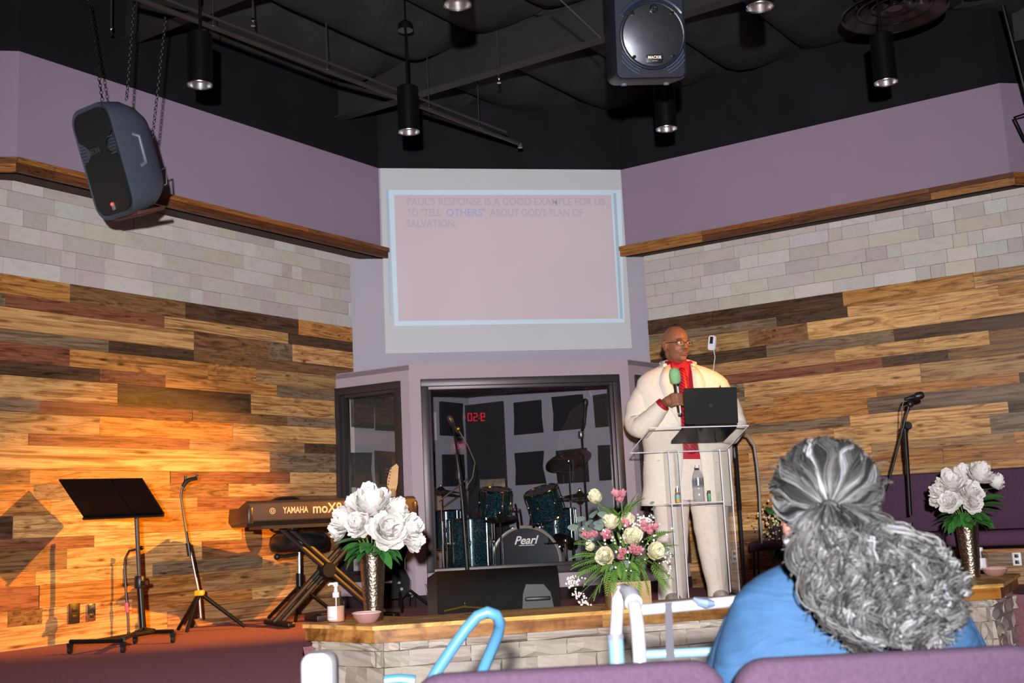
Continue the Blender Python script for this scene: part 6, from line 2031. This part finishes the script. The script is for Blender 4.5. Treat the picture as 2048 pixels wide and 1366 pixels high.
# shirt, collar points, tie
SH = [(722, 1331, 1383, 0.066), (732, 1326, 1390, 0.078), (750, 1300, 1425, 0.095), (775, 1290, 1445, 0.118), (810, 1292, 1446, 0.135), (870, 1296, 1452, 0.145), (918, 1298, 1454, 0.150)]
rings = []
for py, l, r, d in interp(SH, 18):
    cx, a = (l + r) / 2, (r - l) / 2
    rings.append([mp(cx + a * math.sin(t_), py, 0.02 - d * math.copysign(abs(math.cos(t_)) ** 0.8, math.cos(t_))) for t_ in np.linspace(0, 2 * math.pi, 29)[:-1]])
MB().loft(rings).build('shirt', M_RED, man, 60)
for a_ in (((1342, 724), (1362, 733), (1352, 757)), ((1380, 724), (1364, 733), (1376, 757))):
    P3 = [jsurf(x, y_, -0.004) for x, y_ in a_]
    o = MB().add(P3, [(0, 1, 2)]).build('shirt_collar', mat('bright_red_collar', 'C01828', 0.5), man, 0)
    sm = o.modifiers.new('thick', 'SOLIDIFY'); sm.thickness = 0.005
_t = NT('striped_red_tie')
_w = _t.n('ShaderNodeTexWave'); _w.inputs['Scale'].default_value = 22; _w.bands_direction = 'DIAGONAL'
_t.l(_t.coords(), _w.inputs['Vector'])
_t.pr(_t.ramp(_w.outputs['Color'], [(0.4, lin('8A0A1C')), (0.6, lin('C42038'))]), 0.4)
tl, tr = [], []
for py, xc, w in ((735, 1364, 5), (745, 1365, 7), (790, 1371, 9), (850, 1377, 12), (895, 1382, 14), (908, 1383, 6)):
    tl.append(jsurf(xc - w, py, -0.002)); tr.append(jsurf(xc + w, py, -0.002))
o = MB().add(tl + tr, [(k, k + 1, 6 + k + 1, 6 + k) for k in range(5)]).build('tie', _t.m, man, 60)
sm = o.modifiers.new('thick', 'SOLIDIFY'); sm.thickness = 0.006
P3 = [jsurf(x, y_, 0.004) for x, y_ in ((1432, 787), (1446, 786), (1440, 770))]
o = MB().add(P3, [(0, 1, 2)]).build('pocket_square', M_RED, man, 0)
sm = o.modifiers.new('thick', 'SOLIDIFY'); sm.thickness = 0.004
for px in (1304, 1446):
    a_, b_ = jsurf(px - 16, 925, 0.004), jsurf(px + 16, 921, 0.004)
    MB().tube([a_, b_], 0.008, 6, flat=0.5).build('pocket_flap', M_SUIT, man)
# trousers
TL = [(905, 1300, 1452, 0.13), (960, 1300, 1452, 0.14), (1000, 1302, 1455, 0.13)]
mb = MB()
rings = []
for py, l, r, d in interp(TL, 6):
    cx, a = (l + r) / 2, (r - l) / 2
    rings.append([mp(cx + a * math.sin(t_), py, 0.02 - d * math.cos(t_)) for t_ in np.linspace(0, 2 * math.pi, 25)[:-1]])
mb.loft(rings)
for LG in ([(985, 1303, 1380, 0.115), (1060, 1310, 1377, 0.10), (1120, 1314, 1376, 0.088), (1180, 1316, 1374, 0.082), (1212, 1315, 1374, 0.082)], [(985, 1376, 1456, 0.115), (1060, 1388, 1458, 0.10), (1120, 1400, 1460, 0.088), (1175, 1414, 1462, 0.08), (1200, 1416, 1464, 0.08)]):
    rings = []
    for py, l, r, d in interp(LG, 20):
        cx, a = (l + r) / 2, (r - l) / 2
        dy = 0.02 + (0.06 if LG[0][1] > 1340 else 0.0) * (py - 985) / 220
        rings.append([mp(cx + a * math.sin(t_) * (1 + 0.015 * math.sin(py * 0.15)), py, dy - d * math.copysign(abs(math.cos(t_)) ** 0.9, math.cos(t_)) - (0.012 if abs(t_) < 0.01 else 0)) for t_ in np.linspace(0, 2 * math.pi, 25)[:-1]])
    mb.loft(rings)
mb.build('trousers', M_TROU, man, 60)
for px, yy in ((1345, MY - 0.03), (1440, MY + 0.05)):
    q = MI @ aty(px, 1212, yy)
    MB().ell((q.x, q.y - 0.06, 0.035), (0.05, 0.14, 0.04), 16, 8).box((q.x, q.y - 0.05, 0.01), (0.09, 0.26, 0.02), bev=0.006).build('shoe', mat('pale_leather', 'B8AEA4', 0.4), man, 60)
# microphone in the hand
mc = thing('handheld_microphone', MI.inverted() @ m0, 'handheld microphone with a green foam windscreen held by the man', 'microphone')
Mm = aim(Vector((0, 0, 0)), ax)
MB(Mm).lathe([(0.010, -0.02), (0.014, -0.015), (0.016, 0.05), (0.0185, 0.17), (0.022, 0.19)], 18).build('body', M_BLACKPL, mc)
MB(Mm).lathe([(0.0142, -0.012), (0.0145, -0.004), (0.0147, 0.004)], 18, cap=(False, False)).build('ring', M_CHROME, mc)
MB(Mm).tube([(0.014, -0.012, 0.0), (0.0185, -0.014, 0.17)], 0.006, 6).build('side_stripe', mat('silver_trim', 'D8D8DC', 0.25, 0.7), mc)
MB(Mm).lathe([(0.020, 0.185), (0.034, 0.20), (0.037, 0.23), (0.036, 0.26), (0.028, 0.282), (0.012, 0.292), (0.002, 0.294)], 24).build('windscreen', mat('green_foam', '8CBB86', 0.9, var=0.12, scale=60, bump=0.3, bscale=120), mc, 60)

# ------------------------------------------------------------------ the seated woman seen from behind
WY = 2.10
wb = aty(1690, 1320, WY); wb.z = -0.55
WI = Matrix.Translation(wb).inverted()


def wp(px, py, dy=0.0): return WI @ aty(px, py, WY + dy)


M_SKIN2 = mat('fair_skin', '8C5C50', 0.45, var=0.05, scale=30, Subsurface_Weight=0.05)
M_BLUE = None
_t = NT('sky_blue_shirt_cloth')
_v = _t.coords((1, 1, 1))
_f = _t.noise(_t.coords((2.2, 1, 5.5)), 3.0, 3, 0.5, 1.2)
_c = _t.ramp(_t.noise(_v, 30), [(0.3, lin('243F5D')), (0.7, lin('284563'))])
_t.pr(_c, 0.8, 0, _t.bump(_f, 0.55, 0.03), 0.2)
M_BLUE = _t.m
b = MB()
WH = wp(1652, 985, 0.02)
for c, r in (((0, 0, 0.0), (0.082, 0.095, 0.088)), ((0, 0.035, -0.05), (0.062, 0.07, 0.075)), ((0, 0.098, -0.025), (0.013, 0.018, 0.022)), ((0, 0.07, -0.10), (0.03, 0.03, 0.026)), ((0, 0.09, -0.065), (0.022, 0.012, 0.010)), ((0, 0.085, 0.02), (0.05, 0.015, 0.014))):
    b.ell((WH.x + c[0], WH.y + c[1], WH.z + c[2]), r, 18, 12)
ear = wp(1573, 1042, 0.02)
b.ell(ear, (0.010, 0.018, 0.033), 12, 8)
b.ell(ear + Vector((0.012, 0.004, 0.006)), (0.012, 0.02, 0.026), 12, 8)
b.ell(Vector((2 * WH.x - ear.x, ear.y, ear.z)), (0.010, 0.018, 0.03), 12, 8)
b.tube([WH + Vector((0, -0.005, -0.06)), wp(1660, 1145, 0.0)], [0.056, 0.062], 14)
sh = wp(1690, 1215, 0.02)
for pts, rr in (([wp(1662, 1140, 0.02), wp(1685, 1220, 0.02), wp(1695, 1400, 0.04), Vector((0.0, 0.1, 0.42))], [0.05, 0.07, 0.08, 0.12]),
                ([wp(1540, 1235, 0.03), wp(1480, 1345, 0.05), wp(1480, 1480, 0.25)], [0.035, 0.032, 0.028]), ([wp(1850, 1235, 0.03), wp(1925, 1345, 0.05), wp(1910, 1480, 0.25)], [0.035, 0.032, 0.028]),
                ([Vector((-0.09, 0.1, 0.44)), Vector((-0.1, 0.5, 0.46)), Vector((-0.1, 0.55, 0.06))], [0.09, 0.07, 0.045]), ([Vector((0.09, 0.1, 0.44)), Vector((0.1, 0.5, 0.46)), Vector((0.1, 0.55, 0.06))], [0.09, 0.07, 0.045])):
    b.tube(pts, rr, 12)
for px, s in ((1480, 1), (1910, -1)):
    h0 = wp(px, 1480, 0.25)
    for k in range(5):
        d = Vector((s * (0.03 + 0.004 * k), 0.05 + 0.012 * (2 - abs(k - 2)), -0.01))
        o_ = Vector((0, 0, 0.03 - 0.015 * k))
        b.tube([h0 + o_ * 0.6, h0 + o_ + d * 0.7, h0 + o_ + d * 1.2 + Vector((0, 0, -0.01))], [0.014, 0.0095, 0.008], 8)
b.tube([wp(1545, 1230, 0.03), wp(1845, 1230, 0.03)], 0.04, 12)
wom = remesh(b, 'person', M_SKIN2, voxel=0.007, smooth=3, loc=wb)
tag(wom, 'seated woman in a blue shirt with a curly grey ponytail, seen from behind', 'person')
MB().ell(ear + Vector((-0.004, -0.006, -0.037)), 0.0065, 10, 8).build('earring', mat('pearl', 'A09898', 0.2), wom, 60)
# shirt: (py, left px, right px, half depth)
SW = [(1112, 1600, 1706, 0.052), (1122, 1578, 1730, 0.062), (1136, 1545, 1775, 0.075), (1152, 1514, 1832, 0.084), (1170, 1490, 1874, 0.092), (1192, 1470, 1908, 0.10), (1220, 1457, 1930, 0.108), (1260, 1443, 1953, 0.118), (1300, 1431, 1970, 0.125), (1366, 1419, 1990, 0.13), (1480, 1424, 1985, 0.14), (1600, 1460, 1960, 0.15)]
rings = []
rr_ = random.Random(4)
for py, l, r, d in interp(SW, 60):
    cx, a = (l + r) / 2, (r - l) / 2
    ring = []
    for t_ in np.linspace(0, 2 * math.pi, 65)[:-1]:
        cs, sn = math.cos(t_), math.sin(t_)
        f = 1 + 0.03 * math.sin(6 * t_ + py * 0.035) * min(1, max(0, (py - 1150) / 80)) + 0.02 * math.sin(11 * t_ - py * 0.06) * min(1, max(0, (py - 1150) / 80))
        ring.append(wp(cx + a * sn, py, 0.035 - d * f * math.copysign(abs(cs) ** 0.75, cs)))
    rings.append(ring)
so = MB().loft(rings).build('shirt', M_BLUE, wom, 180)
for s, pts in ((-1, [(1535, 1235), (1492, 1265), (1466, 1335), (1466, 1420), (1478, 1490)]), (1, [(1850, 1235), (1900, 1265), (1938, 1335), (1938, 1420), (1915, 1490)])):
    MB().tube([wp(x, y_, 0.03 + 0.05 * (k / 4) ** 2 * 3) for k, (x, y_) in enumerate(pts)], [0.04, 0.048, 0.05, 0.05, 0.045], 18).build('sleeve', M_BLUE, wom, 180)
MB().tube([wp(1590, 1118, 0.0), wp(1615, 1122, -0.055), wp(1655, 1125, -0.07), wp(1695, 1122, -0.055), wp(1720, 1118, 0.0)], 0.012, 8).build('collar', M_BLUE, wom, 60)
# hair
_t = NT('grey_wavy_hair')
_at = _t.n('ShaderNodeAttribute'); _at.attribute_name = 'tone'
_c = _t.ramp(_at.outputs['Fac'], [(0.0, lin('131313')), (0.35, lin('2B2A29')), (0.65, lin('4A4948')), (1.0, lin('7E7E82'))])
_t.pr(_c, 0.5, 0, None, 0.35)
M_HAIR = _t.m
rh = random.Random(21)
nz = [(rh.uniform(2, 9), rh.uniform(0, 6), rh.uniform(0.2, 1)) for _ in range(7)]


def fn(x): return sum(a * math.sin(f * x + p) for f, p, a in nz) / 2.2


hair = MB()
SKR = Vector((0.096, 0.108, 0.098))
SKC = WH + Vector((0.0, -0.004, 0.002))
tie = wp(1660, 1020, -0.105)


def onskull(d, k=1.0):
    d = d.normalized()
    return SKC + Vector((d.x * SKR.x, d.y * SKR.y, d.z * SKR.z)) * k


dt = Vector(((tie.x - SKC.x) / SKR.x, (tie.y - SKC.y) / SKR.y, (tie.z - SKC.z) / SKR.z)).normalized()
hair.ell(SKC, tuple(SKR * 0.985), 28, 18, tone=0.12)
for k in range(1500):
    an = rh.uniform(-2.5, 2.5)                     # around the tie: 0 is straight up
    u = Vector((1, 0, 0)) - dt * dt.x; u.normalize()
    w = dt.cross(u)
    if w.z < 0: w = -w
    side = u * math.sin(an) + w * math.cos(an)
    reach = 1.75 if abs(an) < 1.6 else 1.45
    start = dt * math.cos(reach) + side * math.sin(reach)
    tone = max(0.05, min(1, 0.42 + 0.42 * fn(an * 3.0) + rh.uniform(-0.22, 0.22)))
    lift = 1.0 + abs(rh.gauss(0, 0.018)) + 0.02 * fn(an * 4 + 1)
    pts = []
    for i in range(11):
        q = i / 10
        ang = reach * (1 - q)
        wob = 0.10 * math.sin(9 * q + 3 * fn(an * 2)) * (1 - q * q)
        sd = side + (dt.cross(side)) * (wob + 0.05 * fn(an + 2 * q))
        d = dt * math.cos(ang) + sd.normalized() * math.sin(ang)
        pts.append(onskull(d, lift * (1 - 0.03 * (q > 0.95))))
    hair.tube(pts, [0.0016] * 10 + [0.0012], 3, cap=False, tone=tone)
# ponytail: centre line and half widths in the picture, filled with curling locks
PT = [(1016, 1660, 30, -0.112), (1036, 1680, 78, -0.125), (1056, 1698, 112, -0.135), (1085, 1722, 140, -0.14), (1120, 1748, 154, -0.14), (1160, 1766, 154, -0.14), (1200, 1774, 148, -0.14), (1240, 1782, 128, -0.14), (1270, 1792, 98, -0.14), (1288, 1796, 70, -0.14)]
rings = []
for py, cx, a, dy in interp(PT, 18):
    rings.append([wp(cx + a * 0.82 * math.sin(t_), py, dy + 0.02 - 0.032 * math.cos(t_)) for t_ in np.linspace(0, 2 * math.pi, 25)[:-1]])
hair.loft(rings, tone=0.06)
PTk = np.array(PT, float)


def pt_at(py): return [np.interp(py, PTk[:, 0], PTk[:, i]) for i in (1, 2, 3)]


for lock in range(330):
    v0 = rh.uniform(1018, 1180) if lock > 90 else 1018
    ev = min(1292, v0 + rh.uniform(60, 190)) if lock > 90 else 1060 + 225 * rh.random() ** 0.7
    off = max(-1.0, min(1.0, rh.uniform(-1.05, 1.05)))
    drift = rh.gauss(0, 0.22)
    tone0 = max(0.03, min(0.95, 0.40 + rh.gauss(0, 0.2)))
    turns, ph, amp = rh.uniform(1.0, 2.6) * (ev - v0) / 130, rh.uniform(0, 6.28), rh.uniform(9, 19)
    depth = rh.uniform(-0.034, 0.0)
    n = 17
    for st in range(11):
        jx, jy, jd, ja = rh.gauss(0, 4.5), rh.gauss(0, 4), rh.gauss(0, 0.003), rh.gauss(0, 0.28)
        tone = max(0.02, min(1, tone0 + rh.gauss(0, 0.13)))
        pts = []
        for i in range(n):
            q = i / (n - 1)
            py = v0 + (ev - v0) * q
            c2, a2, d2 = pt_at(py)
            o = max(-1.08, min(1.08, off + drift * q))
            amp_q = amp * min(1, 0.25 + 1.2 * q) * (1 + 0.3 * ja)
            th = turns * 6.28 * q + ph + ja
            edge = math.sqrt(max(0.04, 1 - min(1, o * o) * 0.92))
            grow = min(1.0, 0.35 + (py - 1018) / 60)
            pts.append(wp(c2 + a2 * o * 0.94 + amp_q * math.sin(th) + jx * (0.3 + q), py + 0.8 * amp_q * math.cos(th) + jy, d2 + 0.012 - 0.042 * edge * grow + depth * 0.6 * grow + jd + amp_q * 0.0006 * math.cos(th + 0.8)))
        hair.tube(pts, [0.0018] * (n - 1) + [0.0008], 3, cap=False, tone=tone)
for k in range(170):                               # frizz along the outline
    py = rh.uniform(1040, 1285)
    c2, a2, d2 = pt_at(py)
    s = rh.choice([-1, 1, 1])
    x = c2 + s * a2 * rh.uniform(0.85, 1.0)
    ph = rh.uniform(0, 6.28)
    pts = [wp(x + s * 5 * i + 5 * math.sin(1.3 * i + ph), py + 4 * i + 5 * math.cos(1.3 * i + ph), d2) for i in range(6)]
    hair.tube(pts, 0.0008, 3, cap=False, tone=rh.uniform(0.2, 0.8))
for k in range(60):                                # stray hairs round the head and tail
    an = rh.uniform(-1.6, 1.6)
    p = onskull(Vector((math.sin(an), rh.uniform(-0.6, 0.4), math.cos(an))), 1.02)
    q = p + Vector((math.sin(an) * 0.02, rh.uniform(-0.02, 0.02), 0.012 * rh.random()))
    hair.tube([p, (p + q) / 2 + Vector((0, 0, 0.006)), q], 0.0006, 3, cap=False, tone=0.6)
ho = hair.build('hair', M_HAIR, wom, 180)
MB(T(*tie)).torus((0, 0, 0), 0.014, 0.006, 16, 8, M=RX(R_(70))).build('hair_tie', mat('dark_elastic', '151416', 0.7), wom, 60)
